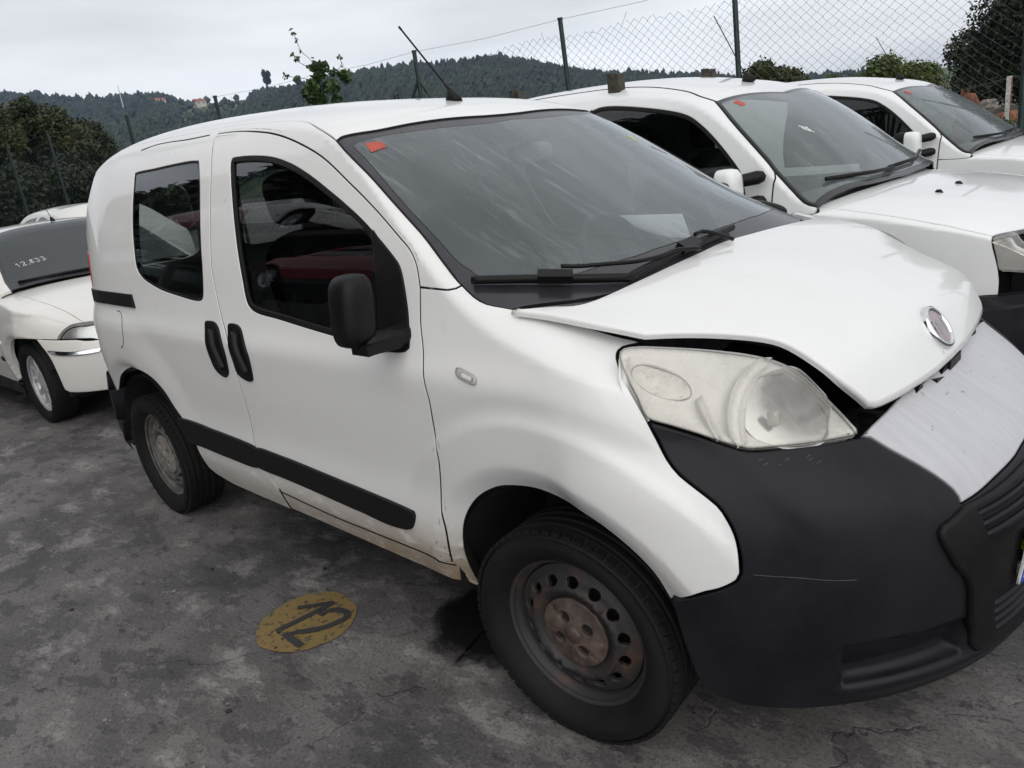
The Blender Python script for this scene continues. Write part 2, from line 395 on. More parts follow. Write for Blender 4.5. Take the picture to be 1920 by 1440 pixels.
rov_zc = spline([-3.4, -3.0, -2.6, -2, -1.5, -1.2, -1.0, -.8, -.6, -.4, -.2], [.88, .96, 1.16, 1.29, 1.32, 1.32, 1.29, 1.19, 1.07, .95, .88])
rov_zr = spline([-3.4, -3.0, -2.6, -2.0, -1.5, -1.15, -.98, -.8, -.5, -.2, -.05], [.98, 1.08, 1.31, 1.38, 1.395, 1.385, 1.36, 1.28, 1.12, .97, .90])
rov_hzc = spline([-.5, -.2, 0, .3, .5, .62, .72], [.905, .87, .845, .785, .72, .67, .62])
rov_hzr = spline([-.5, -.2, 0, .3, .5, .65, .76], [.975, .955, .93, .87, .805, .735, .66])
VAN = {
 'door_top': [[-1.722,0.741],[-1.671,0.741],[-1.535,0.737],[-1.352,0.727],[-1.24,0.718],[-1.133,0.706],[-0.984,0.686],[-0.892,0.672],[-0.778,0.653],[-0.678,0.638],[-0.586,0.623],[-0.497,0.606],[-0.447,0.596],[-0.42,0.584],[-0.407,0.572],[-0.396,0.554]],
 'door_front': [[-0.396,0.554],[-0.392,0.523],[-0.388,0.503],[-0.369,0.467],[-0.35,0.412],[-0.356,0.359],[-0.353,0.32],[-0.388,0.241],[-0.396,0.191],[-0.417,0.13]],
 'door_bot': [[-0.417,0.13],[-0.502,0.139],[-0.671,0.134],[-0.81,0.13],[-1.002,0.127],[-1.333,0.133]],
 'door_b': [[-1.333,0.133],[-1.365,0.152],[-1.407,0.175],[-1.437,0.206],[-1.419,0.271],[-1.414,0.324],[-1.415,0.379],[-1.501,0.433],[-1.566,0.496],[-1.583,0.525],[-1.607,0.578],[-1.638,0.626],[-1.674,0.673],[-1.728,0.724],[-1.722,0.741]],
 'win': [[-1.53,0.685],[-1.478,0.689],[-1.348,0.687],[-1.223,0.681],[-1.096,0.668],[-0.977,0.651],[-0.866,0.634],[-0.76,0.62],[-0.664,0.607],[-0.574,0.591],[-0.513,0.578],[-0.48,0.568],[-0.46,0.548],[-0.441,0.515],[-0.43,0.481],[-0.428,0.467],[-0.442,0.46],[-0.486,0.452],[-0.55,0.448],[-0.719,0.437],[-0.912,0.433],[-1.127,0.438],[-1.232,0.441],[-1.288,0.448],[-1.319,0.462],[-1.349,0.497],[-1.4,0.552],[-1.456,0.61],[-1.503,0.654]],
 'rwin': [[-2.437,0.687],[-2.415,0.692],[-2.171,0.693],[-1.914,0.695],[-1.825,0.693],[-1.794,0.687],[-1.724,0.628],[-1.657,0.525],[-1.644,0.495],[-1.64,0.46],[-1.658,0.45],[-1.721,0.448],[-1.864,0.453],[-2.032,0.461],[-2.157,0.473],[-2.235,0.486],[-2.282,0.503],[-2.303,0.523],[-2.347,0.572],[-2.386,0.625],[-2.414,0.662]],
 'strip_f': [[-1.43,0.2],[-1.228,0.203],[-0.88,0.201],[-0.515,0.207],[-0.51,0.202],[-0.521,0.186],[-0.548,0.173],[-0.643,0.165],[-0.765,0.164],[-0.9,0.163],[-1.202,0.165],[-1.388,0.165],[-1.415,0.17]],
 'strip_r': [[-2.065,0.208],[-1.769,0.207],[-1.444,0.203],[-1.433,0.19],[-1.423,0.165],[-1.656,0.162],[-1.887,0.163],[-2.007,0.164],[-2.048,0.178]],
 'handle_r': [[-1.607,0.414],[-1.574,0.418],[-1.531,0.416],[-1.494,0.404],[-1.457,0.377],[-1.466,0.339],[-1.486,0.327],[-1.514,0.324],[-1.565,0.334],[-1.584,0.358],[-1.592,0.391]],
 'handle_f': [[-1.427,0.416],[-1.397,0.42],[-1.358,0.418],[-1.326,0.408],[-1.283,0.376],[-1.291,0.337],[-1.307,0.329],[-1.338,0.328],[-1.394,0.337],[-1.403,0.361],[-1.415,0.396]],
 'rail': [[-2.89,0.453],[-2.327,0.449],[-2.283,0.423],[-2.804,0.426]],
 'arch_f': [[-0.371,0.074],[-0.368,0.126],[-0.352,0.182],[-0.322,0.227],[-0.259,0.271],[-0.176,0.305],[-0.108,0.319],[-0.032,0.327],[0.042,0.322],[0.14,0.32],[0.213,0.306],[0.273,0.279],[0.302,0.234]],
 'fend_bot': [[0.302,0.234],[0.381,0.283],[0.426,0.304],[0.455,0.325],[0.461,0.337],[0.458,0.363],[0.448,0.388],[0.433,0.406],[0.414,0.42],[0.376,0.432],[0.341,0.442],[0.316,0.455],[0.295,0.475],[0.275,0.493]],
 'fend_hl': [[0.275,0.493],[0.247,0.514],[0.205,0.541],[0.167,0.568],[0.155,0.584],[0.156,0.595],[0.177,0.615]],
 'fend_top': [[0.177,0.615],[0.12,0.608],[0.043,0.602],[-0.038,0.593],[-0.121,0.583]],
 'cowl': [[-0.121,0.583],[-0.144,0.58],[-0.184,0.575],[-0.223,0.577],[-0.267,0.585]],
 'ajoint': [[-0.266,0.584],[-0.294,0.57],[-0.375,0.557],[-0.396,0.554]],
 'ws_edge': [[-0.267,0.585],[-0.28,0.587],[-0.345,0.603],[-0.421,0.622],[-0.497,0.637],[-0.577,0.652],[-0.664,0.668],[-0.759,0.683],[-0.817,0.693],[-0.866,0.703]],
 'ws_top': [[-0.866,0.703],[-0.864,0.712],[-0.816,0.758],[-0.797,0.818],[-0.783,0.884],[-0.768,0.955]],
 'roofseam': [[-0.87,0.705],[-0.993,0.724],[-1.189,0.752],[-1.452,0.792],[-2.012,0.903]],
 'dseam': [[-2.456,0.741],[-2.272,0.747],[-1.995,0.742],[-1.791,0.742]],
 'arch_r': [[-2.887,0.208],[-2.737,0.251],[-2.575,0.278],[-2.38,0.293],[-2.242,0.288],[-2.144,0.264],[-2.08,0.224],[-1.981,0.18],[-1.95,0.107]],
 'sillbot': [[-1.95,0.107],[-1.541,0.074],[-1.184,0.1],[-1.0,0.091],[-0.855,0.093],[-0.639,0.092],[-0.455,0.094],[-0.38,0.074]],
 'frit_in': [[-0.277,0.612],[-0.314,0.614],[-0.384,0.628],[-0.46,0.642],[-0.541,0.657],[-0.63,0.674],[-0.718,0.691],[-0.794,0.703],[-0.804,0.706],[-0.804,0.713],[-0.787,0.744],[-0.758,0.799],[-0.736,0.86],[-0.721,0.929]],
 'redlab': [[-0.785,0.719],[-0.764,0.74],[-0.728,0.735],[-0.737,0.708]],
 'rep': [[-0.244,0.473],[-0.168,0.483],[-0.154,0.471],[-0.231,0.462]],
 'fuel': [[-2.484,0.375]],
 'sens': [[-0.72,0.874],[-0.644,0.898],[-0.611,0.922],[-0.599,0.958],[-0.616,0.999],[-0.682,1.042],[-0.706,0.987],[-0.718,0.926]],
 'crease': [[-1.242,0.431],[-0.96,0.405],[-0.726,0.412],[-0.438,0.436]],
 'rlamp': [[-3.02,0.539],[-2.95,0.481],[-2.8,0.397],[-2.755,0.341]],
 'flare_out': [[-0.306,0.371],[-0.268,0.4],[-0.201,0.426],[-0.105,0.445],[0.012,0.45],[0.154,0.447],[0.266,0.444],[0.337,0.443]],
 'frit_low': [[-0.277,0.612],[-0.255,0.609],[-0.227,0.612],[-0.175,0.63],[-0.115,0.657],[-0.068,0.698],[-0.029,0.793],[-0.02,0.851]],
 'sail': [[-0.617,0.599],[-0.574,0.591],[-0.513,0.578],[-0.48,0.568],[-0.46,0.548],[-0.441,0.515],[-0.43,0.481],[-0.428,0.467],[-0.442,0.46],[-0.486,0.452],[-0.545,0.448],[-0.561,0.485],[-0.59,0.553]],
 'blade1': [[-0.244,0.593],[-0.165,0.621],[-0.084,0.655],[-0.022,0.69],[0.031,0.732]],
 'blade2': [[0.028,0.729],[0.029,0.804],[0.025,0.898],[0.021,0.968],[0.014,1.043]],
 'arm1': [[-0.09,0.672],[-0.055,0.692],[-0.012,0.732],[0.013,0.763],[0.029,0.804],[0.033,0.846],[0.057,0.889]],
 'arm2': [[0.009,0.922],[0.009,0.947],[0.037,0.969],[0.07,0.98]],
 'ymark': [[-0.572,1.237]],
 'hl': [[1.054,0.913],[1.076,0.951],[1.105,0.997],[1.123,1.031],[1.123,1.045],[1.113,1.052],[1.076,1.053],[0.996,1.041],[0.902,1.022],[0.799,0.997],[0.729,0.972],[0.675,0.94],[0.631,0.895],[0.596,0.853],[0.582,0.823],[0.623,0.822],[0.699,0.827],[0.789,0.833],[0.847,0.837],[0.891,0.851],[0.951,0.874],[1.01,0.896]],
 'silver_r': [[0.58,0.819],[0.562,0.813],[0.531,0.79],[0.489,0.76],[0.451,0.728],[0.424,0.698],[0.417,0.684],[0.418,0.67]],
 'silver_b': [[0.418,0.67],[0.367,0.674],[0.279,0.684],[0.169,0.689]],
 'ins': [[0.416,0.667],[0.457,0.654],[0.485,0.647],[0.495,0.636],[0.494,0.619],[0.459,0.552],[0.417,0.495],[0.384,0.391],[0.359,0.298]],
 'bump_arch': [[1.018,0.525],[0.993,0.375],[0.976,0.303],[0.945,0.253]],
 'bump_fend': [[1.018,0.522],[0.964,0.542],[0.917,0.563],[0.886,0.583],[0.878,0.602],[0.878,0.642],[0.885,0.684],[0.898,0.717],[0.916,0.744],[0.953,0.775],[0.987,0.803],[1.011,0.833],[1.031,0.872],[1.05,0.907]],
 'fog': [[0.674,0.406],[0.517,0.392],[0.415,0.409],[0.384,0.306],[0.407,0.269],[0.48,0.267],[0.549,0.278],[0.618,0.319],[0.661,0.363]],
 'bcrease': [[1.001,0.907],[0.896,0.838],[0.81,0.762],[0.747,0.698],[0.712,0.613]],
 'slat': [[0.381,0.615],[0.367,0.584],[0.348,0.523],[0.303,0.389],[0.265,0.281]],
 'plate': [[0.248,0.551],[0.216,0.409]],
 'scr1': [[0.856,0.6],[0.82,0.596],[0.772,0.59],[0.713,0.579],[0.667,0.574]],
 'scr2': [[0.859,0.642],[0.859,0.621],[0.856,0.6]],
 'scr3': [[0.383,0.389],[0.362,0.389],[0.346,0.396]],
 'scuff': [[0.828,0.819],[0.818,0.811],[0.791,0.806],[0.773,0.813],[0.723,0.807],[0.708,0.8],[0.727,0.812]],
 'h_rear': [[-0.101,-0.759],[-0.035,-0.699],[0.026,-0.636],[0.045,-0.443],[0.045,-0.187],[0.036,-0.04]],
 'h_right': [[-0.099,-0.761],[-0.015,-0.74],[0.097,-0.721],[0.187,-0.696],[0.217,-0.685]],
 'h_hl': [[0.217,-0.685],[0.27,-0.625],[0.321,-0.573],[0.384,-0.516],[0.426,-0.491],[0.467,-0.489],[0.511,-0.493],[0.553,-0.487],[0.596,-0.449]],
 'h_front': [[0.596,-0.449],[0.607,-0.408],[0.623,-0.287],[0.635,-0.136],[0.638,-0.006]],
 'h_badge': [[0.595,0.004]],
}
KAN = {
 'c_ws_edge': [[-0.139,0.524],[-0.197,0.526],[-0.289,0.555],[-0.371,0.58],[-0.5,0.62],[-0.646,0.666],[-0.789,0.72]],
 'c_ws_top': [[-0.789,0.72],[-0.763,0.8],[-0.728,0.909],[-0.713,1.015]],
 'c_ditch': [[-0.784,0.715],[-0.885,0.726],[-1.029,0.754],[-1.335,0.784],[-1.928,0.847],[-2.439,0.883]],
 'c_win': [[-1.598,0.697],[-1.571,0.7],[-1.487,0.699],[-1.211,0.681],[-0.935,0.659],[-0.813,0.635],[-0.69,0.598],[-0.575,0.554],[-0.542,0.534],[-0.525,0.507]],
 'c_dgap': [[-0.354,0.572],[-0.364,0.537],[-0.367,0.495],[-0.364,0.454]],
 'c_base': [[-1.84,0.848]],
 'h_edge': [[-0.161,0.558],[0.054,0.536],[0.292,0.516],[0.475,0.498],[0.593,0.497]],
 'h_hl': [[0.593,0.497],[0.596,0.468],[0.608,0.437],[0.621,0.4],[0.627,0.365],[0.626,0.327]],
 'h_hltop': [[0.593,0.497],[0.616,0.524],[0.648,0.564]],
 'h_bot': [[0.552,0.317],[0.626,0.327]],
 'h_noz': [[0.261,0.773],[0.267,0.935]],
}
ROV = {
 'c_ws_edge': [[-0.293,0.572],[-0.325,0.562],[-0.409,0.568],[-0.526,0.598]],
 'c_ws_bot': [[-0.301,0.575],[-0.266,0.658],[-0.246,0.761],[-0.22,0.888]],
 'c_ws_top': [[-1.408,0.823],[-1.239,0.877],[-1.159,0.953],[-1.103,1.049],[-1.13,1.145]],
 'h_edge': [[-0.463,0.59],[0.019,0.577],[0.247,0.571],[0.413,0.558],[0.555,0.532]],
 'h_arch': [[-0.151,0.27],[-0.053,0.322],[0.143,0.382],[0.217,0.397],[0.304,0.375]],
 'n_hl': [[0.835,0.64],[0.816,0.675],[0.765,0.709],[0.665,0.721],[0.567,0.721],[0.551,0.668],[0.564,0.602],[0.629,0.62],[0.723,0.629]],
 'n_btop': [[1.028,0.649],[0.838,0.635],[0.724,0.625],[0.567,0.6]],
 'n_strip': [[0.927,0.574],[0.746,0.553],[0.567,0.548],[0.57,0.523],[0.753,0.522],[0.888,0.541]],
 'n_arch': [[1.027,0.653],[0.94,0.532],[0.915,0.415],[0.912,0.304]],
 'n_bbot': [[0.912,0.304],[0.877,0.265],[0.675,0.255],[0.618,0.262]],
}
# ---------- materials ----------
class NT:
    def __init__(s, name):
        s.m = bpy.data.materials.new(name); s.m.use_nodes = True; s.t = s.m.node_tree; s.t.nodes.clear()
        s.out = s.t.nodes.new('ShaderNodeOutputMaterial'); s.geo = None
    def n(s, kind, **kw):
        k = s.t.nodes.new('ShaderNode'+kind)
        for a, v in kw.items():
            if a.startswith('i_'):
                key = a[2:]; key = int(key) if key.isdigit() else key.replace('_', ' '); s.put(k.inputs[key], v)
            else: setattr(k, a, v)
        return k
    def put(s, inp, v):
        if isinstance(v, bpy.types.NodeSocket): s.t.links.new(v, inp)
        elif isinstance(v, bpy.types.Node): s.t.links.new(v.outputs[0], inp)
        else:
            if isinstance(v, tuple) and len(v) == 3 and inp.type == 'RGBA': v = v+(1,)
            inp.default_value = v
    def pos(s, scale=(1, 1, 1), rot=(0, 0, 0), obj=True):
        tc = s.n('TexCoord'); mp = s.n('Mapping'); s.put(mp.inputs[0], tc.outputs['Object' if obj else 'Generated'])
        mp.inputs['Scale'].default_value = scale; mp.inputs['Rotation'].default_value = rot; return mp.outputs[0]
    def world(s, scale=(1, 1, 1), rot=(0, 0, 0)):
        g = s.n('NewGeometry'); mp = s.n('Mapping'); s.put(mp.inputs[0], g.outputs['Position'])
        mp.inputs['Scale'].default_value = scale; mp.inputs['Rotation'].default_value = rot; return mp.outputs[0]
    def noise(s, vec, scale, detail=4, rough=.55, dist=0):
        return s.n('TexNoise', i_Vector=vec, i_Scale=scale, i_Detail=detail, i_Roughness=rough, i_Distortion=dist).outputs[0]
    def ramp(s, fac, *st, interp='LINEAR'):
        r = s.n('ValToRGB'); s.put(r.inputs[0], fac); r.color_ramp.interpolation = interp; e = r.color_ramp.elements
        for i, (p, c) in enumerate(st):
            c = (c, c, c, 1) if isinstance(c, (int, float)) else tuple(c)+(1,)*(4-len(c))
            k = e[i] if i < 2 else e.new(p); k.position = p; k.color = c
        return r.outputs[0]
    def mix(s, f, a, b, mode='MIX'):
        k = s.n('Mix', data_type='RGBA', blend_type=mode); s.put(k.inputs['Factor'], f); s.put(k.inputs['A'], a); s.put(k.inputs['B'], b); return k.outputs['Result']
    def math(s, op, a, b=0., c=0.):
        k = s.n('Math', operation=op); s.put(k.inputs[0], a); s.put(k.inputs[1], b); s.put(k.inputs[2], c); return k.outputs[0]
    def rng(s, v, a, b, c=0., d=1.):
        k = s.n('MapRange', interpolation_type='SMOOTHSTEP'); s.put(k.inputs[0], v)
        for i, q in enumerate((a, b, c, d)): k.inputs[i+1].default_value = q
        return k.outputs[0]
    def bump(s, h, st=.2, d=.01):
        k = s.n('Bump', i_Strength=st, i_Distance=d, i_Height=h); return k.outputs[0]
    def bsdf(s, col, rough=.5, metal=0., normal=None, **kw):
        b = s.n('BsdfPrincipled'); s.put(b.inputs['Base Color'], col); s.put(b.inputs['Roughness'], rough); s.put(b.inputs['Metallic'], metal)
        if normal is not None: s.put(b.inputs['Normal'], normal)
        for k, v in kw.items(): s.put(b.inputs[k.replace('_', ' ')], v)
        return b.outputs[0]
    def done(s, sh): s.put(s.out.inputs['Surface'], sh); return s.m
def plain(name, col, rough=.5, metal=0., var=.15, scale=30, bump=0, **kw):
    t = NT(name); p = t.pos(); nz = t.noise(p, scale, 4); c = t.mix(t.rng(nz, .3, .7), tuple(k*(1-var) for k in col), tuple(min(1, k*(1+var)) for k in col))
    nm = t.bump(t.noise(p, scale*6, 3), bump, .002) if bump else None
    return t.done(t.bsdf(c, t.rng(nz, .2, .8, rough*.85, min(1, rough*1.15)), metal, nm, **kw))
def paint(name, col, dirt=0., inner=(.74, .745, .75)):
    """weathered car paint: faint grime, road dirt low down, grey trim on the inside face"""
    t = NT(name); p = t.pos(); g = t.n('NewGeometry'); sep = t.n('SeparateXYZ'); t.put(sep.inputs[0], p)
    n1 = t.noise(p, 3.0, 5, .6); n2 = t.noise(p, 40, 4, .6)
    c = t.mix(t.math('MULTIPLY', t.rng(n1, .45, .8), .35), col, tuple(a*b for a, b in zip(col, (.90, .885, .85))))
    pst = t.pos((2.0, 2.0, .9)); streak = t.rng(t.noise(pst, 9, 3, .6), .60, .85); c = t.mix(t.math('MULTIPLY', streak, .10), c, (.45, .42, .37))
    if dirt:
        low = t.rng(sep.outputs['Z'], .30, .60, 1, 0); fr = t.rng(sep.outputs['X'], -1.7, -.35, .5, 1.0)
        m = t.math('MULTIPLY', t.math('MULTIPLY', low, fr), t.rng(t.noise(t.pos((1, 1, 2.5)), 11, 6, .65), .22, .52))
        c = t.mix(t.math('MULTIPLY', m, dirt), c, (.27, .18, .09))
        sp = t.math('MULTIPLY', t.rng(t.noise(t.pos((1.3, 1, 1.3), (0, .7, 0)), 60, 2, .5), .66, .70), t.math('MULTIPLY', t.rng(sep.outputs['Z'], .34, .60, 1, 0), t.rng(sep.outputs['X'], -.95, -.40)))
        c = t.mix(t.math('MULTIPLY', sp, .8), c, (.10, .065, .035))
    chip = t.rng(t.noise(p, 30, 1, .4), .825, .835); c = t.mix(t.math('MULTIPLY', chip, .5), c, (.25, .22, .20))
    sh = t.bsdf(c, t.rng(n2, .3, .7, .34, .46), 0, None, Coat_Weight=.8, Coat_Roughness=.05)
    back = t.bsdf(inner, .8)
    mx = t.n('MixShader'); t.put(mx.inputs[0], g.outputs['Backfacing']); t.put(mx.inputs[1], sh); t.put(mx.inputs[2], back)
    return t.done(mx.outputs[0])
def plastic(name, col=(.022, .022, .024), rough=.5, grain=260):
    t = NT(name); p = t.pos(); a = t.noise(p, 5, 5, .6); b = t.noise(p, grain, 2, .5); d = t.rng(t.noise(p, 16, 5, .7), .55, .8)
    c = t.mix(t.rng(a, .3, .75), tuple(k*.8 for k in col), tuple(k*1.35 for k in col)); c = t.mix(t.math('MULTIPLY', d, .10), c, (.06, .057, .052))
    return t.done(t.bsdf(c, t.rng(a, .3, .7, rough-.08, rough+.1), 0, t.bump(b, .25, .0012), Specular_IOR_Level=.22))
def glass(name, tint=(.5, .53, .52), film=0., filmcol=(.36, .40, .42), streak=True, frough=.08):
    """automotive glass: tinted transmission, mirror reflection by Fresnel, a film of grime or condensation"""
    t = NT(name); fr = t.n('Fresnel', i_IOR=1.52); gl = t.n('BsdfGlossy', i_Roughness=frough if film else .004); gl.inputs[0].default_value = (.95, .97, 1, 1)
    tr = t.n('BsdfTransparent'); tr.inputs[0].default_value = tint+(1,)
    m = t.n('MixShader'); t.put(m.inputs[0], t.math('MULTIPLY', fr.outputs[0], 1.15)); t.put(m.inputs[1], tr.outputs[0]); t.put(m.inputs[2], gl.outputs[0]); sh = m.outputs[0]
    if film:
        df = t.n('BsdfDiffuse'); df.inputs[0].default_value = filmcol+(1,)
        bl = t.rng(t.noise(t.pos(), 2.5, 4), .3, .7, film*.8, film*1.15); fd = bl
        if streak:      # dried rain runs down the slope of the glass
            s1 = t.rng(t.noise(t.pos((2.2, 30, 2.2), (0, 0, .12)), 1.6, 4, .6), .56, .70); s2 = t.rng(t.noise(t.pos((5, 60, 5), (0, 0, -.1)), 1.3, 3, .6), .60, .72); ar = t.rng(t.noise(t.pos(), 2.0, 2), .40, .60)
            fd = t.math('ADD', bl, t.math('MULTIPLY', t.math('ADD', t.math('MULTIPLY', s1, .12), t.math('MULTIPLY', s2, .10)), ar))
        m2 = t.n('MixShader'); t.put(m2.inputs[0], fd); t.put(m2.inputs[1], sh); t.put(m2.inputs[2], df.outputs[0]); sh = m2.outputs[0]
    return t.done(sh)
M = {}
M['white'] = paint('white_van_paint', (.80, .80, .785), .9)
M['wingwhite'] = paint('white_wing_paint', (.80, .80, .785), .9, (.012, .012, .012))
M['kwhite'] = paint('bluish_white_paint', (.79, .80, .80))
M['cream'] = paint('cream_white_paint', (.80, .785, .745))
M['black'] = plastic('black_textured_plastic', (.0065, .0065, .007), .50)
M['bumper'] = plastic('bumper_plastic', (.011, .0105, .0135), .42)
M['trim'] = plastic('satin_black_trim', (.0055, .0055, .0055), .38)
M['rubber'] = plastic('rubber_seal', (.007, .007, .007), .6, 120)
M['dark'] = plain('dark_cavity', (.008, .008, .008), .9)
M['tyre'] = plastic('tyre_rubber', (.0095, .0092, .009), .70, 160)
def silver_mat():
    t = NT('faded_silver_plastic'); st = t.noise(t.pos((3, 24, 3)), 2.0, 6, .7); n = t.noise(t.pos(), 6, 5, .6); c = t.mix(t.rng(st, .3, .7), (.475, .475, .50), (.535, .535, .555)); c = t.mix(t.math('MULTIPLY', t.rng(n, .5, .75), .25), c, (.42, .41, .40))
    c = t.mix(t.math('MULTIPLY', t.rng(t.noise(t.pos(), 45, 2, .5), .70, .74), .5), c, (.15, .15, .15)); return t.done(t.bsdf(c, t.rng(n, .3, .7, .38, .55), .1))
M['silver'] = silver_mat()
M['chrome'] = plain('chrome', (.75, .75, .76), .12, 1.0, .05)
M['alloy'] = plain('alloy_silver', (.56, .56, .57), .35, .35, .1)
M['frit'] = plain('black_glass_border', (.030, .028, .034), .22, 0, .2, 12)
M['glass'] = glass('side_glass', (.34, .37, .36))
M['glass2'] = glass('clear_glass', (.84, .88, .87))
M['wscreen'] = glass('grimy_windscreen', (.90, .94, .94), .10, (.60, .69, .70), True, .03)
M['kscreen'] = glass('dusty_windscreen', (.78, .83, .83), .15, (.55, .62, .63), True, .05)
M['interior'] = plain('grey_interior_trim', (.20, .205, .21), .75)
M['seat'] = plain('seat_cloth', (.022, .024, .028), .9, 0, .3, 60)
M['red'] = plain('red_lens', (.35, .02, .02), .2, 0, .1)
M['orange'] = plain('red_orange_sticker', (.44, .065, .04), .5, 0, .2)
M['loadfloor'] = plain('grey_load_floor', (.45, .45, .45), .8)
M['paper'] = plain('white_plate', (.72, .72, .72), .4)
M['blue'] = plain('plate_blue', (.02, .07, .42), .4)
M['ink'] = plain('black_ink', (.02, .02, .02), .5)
M['chalk'] = plain('chalk_marker', (.75, .77, .77), .8, 0, .25, 80)
M['yellowmark'] = plain('yellow_marker', (.75, .65, .05), .6)
def rim_mat():
    t = NT('rusty_steel_wheel'); p = t.pos(); a = t.noise(p, 9, 6, .65); r = t.math('MULTIPLY', t.rng(a, .48, .70), .75)
    c = t.mix(r, (.032, .031, .031), (.10, .056, .040)); return t.done(t.bsdf(c, .6, .25, t.bump(t.noise(p, 80, 4), .2, .002)))
M['rim'] = rim_mat()
M['rimgrey'] = plain('dusty_grey_steel', (.125, .12, .112), .55, .3, .25, 20)
M['cap'] = plain('rust_dusted_hub_cap', (.078, .055, .046), .65, 0, .45, 22)
M['capgrey'] = plain('dusty_grey_hub_cap', (.20, .185, .165), .6, 0, .2, 22)
def lens_mat():
    t = NT('yellowed_headlamp_lens'); p = t.pos(); fr = t.n('Fresnel', i_IOR=1.5); gl = t.n('BsdfGlossy', i_Roughness=.03); tr = t.n('BsdfTransparent'); tr.inputs[0].default_value = (.97, .96, .93, 1)
    df = t.n('BsdfDiffuse'); df.inputs[0].default_value = (.80, .785, .745, 1)
    m = t.n('MixShader'); t.put(m.inputs[0], t.rng(t.noise(p, 7, 5, .6), .3, .75, .12, .30)); t.put(m.inputs[1], tr.outputs[0]); t.put(m.inputs[2], df.outputs[0])
    m2 = t.n('MixShader'); t.put(m2.inputs[0], fr.outputs[0]); t.put(m2.inputs[1], m.outputs[0]); t.put(m2.inputs[2], gl.outputs[0]); return t.done(m2.outputs[0])
M['lens'] = lens_mat()
M['reflector'] = plain('headlamp_reflector', (.66, .66, .64), .24, .8, .04)
M['bezel'] = plain('headlamp_bezel', (.82, .81, .78), .28, .1, .05)
def ground_mat():
    """worn, stained, flaking concrete"""
    t = NT('stained_concrete'); w = t.world(); ws = t.world((1, 1.7, 1), (0, 0, math.radians(-30))); wl = t.world((.5, 5.0, 1), (0, 0, math.radians(-33)))
    n1 = t.noise(w, .9, 9, .62); n2 = t.noise(ws, 2.6, 12, .70); n3 = t.noise(ws, 9, 12, .74); grit = t.noise(w, 95, 5, .8); sand = t.noise(w, 420, 2, .7)
    c = t.ramp(n1, (.36, (.052, .051, .053)), (.47, (.098, .092, .093)), (.56, (.160, .150, .148)), (.68, (.20, .19, .185)))
    c = t.mix(t.math('MULTIPLY', t.rng(t.noise(w, .7, 6, .6), .48, .60), .38), c, (.118, .090, .090))                      # reddish-brown washes
    c = t.mix(t.math('MULTIPLY', t.rng(n2, .530, .545), .40), c, (.225, .212, .205))                                          # thin scaled-off layers
    c = t.mix(t.math('MULTIPLY', t.rng(n2, .590, .603), .55), c, (.30, .288, .278))
    c = t.mix(t.math('MULTIPLY', t.rng(n2, .452, .44), .62), c, (.050, .048, .050))
    c = t.mix(t.math('MULTIPLY', t.rng(n3, .575, .60), .45), c, (.24, .225, .215)); c = t.mix(t.math('MULTIPLY', t.rng(n3, .43, .39), .6), c, (.030, .028, .029))
    scr = t.math('MULTIPLY', t.rng(t.noise(wl, 7, 8, .7), .62, .66), t.rng(n1, .45, .60)); c = t.mix(t.math('MULTIPLY', scr, .35), c, (.25, .235, .225))
    c = t.mix(t.math('MULTIPLY', t.rng(t.noise(w, 1.35, 5, .6), .62, .70), .75), c, (.034, .033, .034))                     # oil-dark areas
    c = t.mix(t.math('MULTIPLY', t.rng(t.noise(w, 2.1, 4, .6), .66, .74), .35), c, (.20, .15, .10))
    v1 = t.n('TexVoronoi', feature='DISTANCE_TO_EDGE', i_Vector=t.mix(.30, w, t.n('TexNoise', i_Vector=w, i_Scale=3.0, i_Detail=8).outputs[1]), i_Scale=.8)
    crack = t.math('MULTIPLY', t.rng(v1.outputs[0], .0026, .0006, 0, 1), t.rng(t.noise(w, 2.2, 3), .47, .56)); c = t.mix(t.math('MULTIPLY', crack, .28), c, (.016, .015, .015))
    c = t.mix(t.rng(grit, .34, .50), t.mix(.72, c, (.014, .014, .014)), c); c = t.mix(t.math('MULTIPLY', t.rng(grit, .57, .68), .5), c, (.33, .31, .30)); c = t.mix(t.math('MULTIPLY', t.rng(sand, .64, .72), .30), c, (.40, .38, .36))
    h = t.math('ADD', t.math('MULTIPLY', n3, .55), t.math('ADD', t.math('MULTIPLY', grit, .45), t.math('ADD', t.math('MULTIPLY', t.rng(n2, .535, .55), .25), t.math('MULTIPLY', crack, -.8))))
    return t.done(t.bsdf(c, t.rng(n1, .35, .65, .58, .85), 0, t.bump(h, .7, .010), Specular_IOR_Level=.35))
M['ground'] = ground_mat()
# ---------- ground ----------
g = mesh('ground', [(-70, -70, 0), (70, -70, 0), (70, 70, 0), (-70, 70, 0)], [(0, 1, 2, 3)], M['ground'], smooth=False); g['kind'] = 'structure'
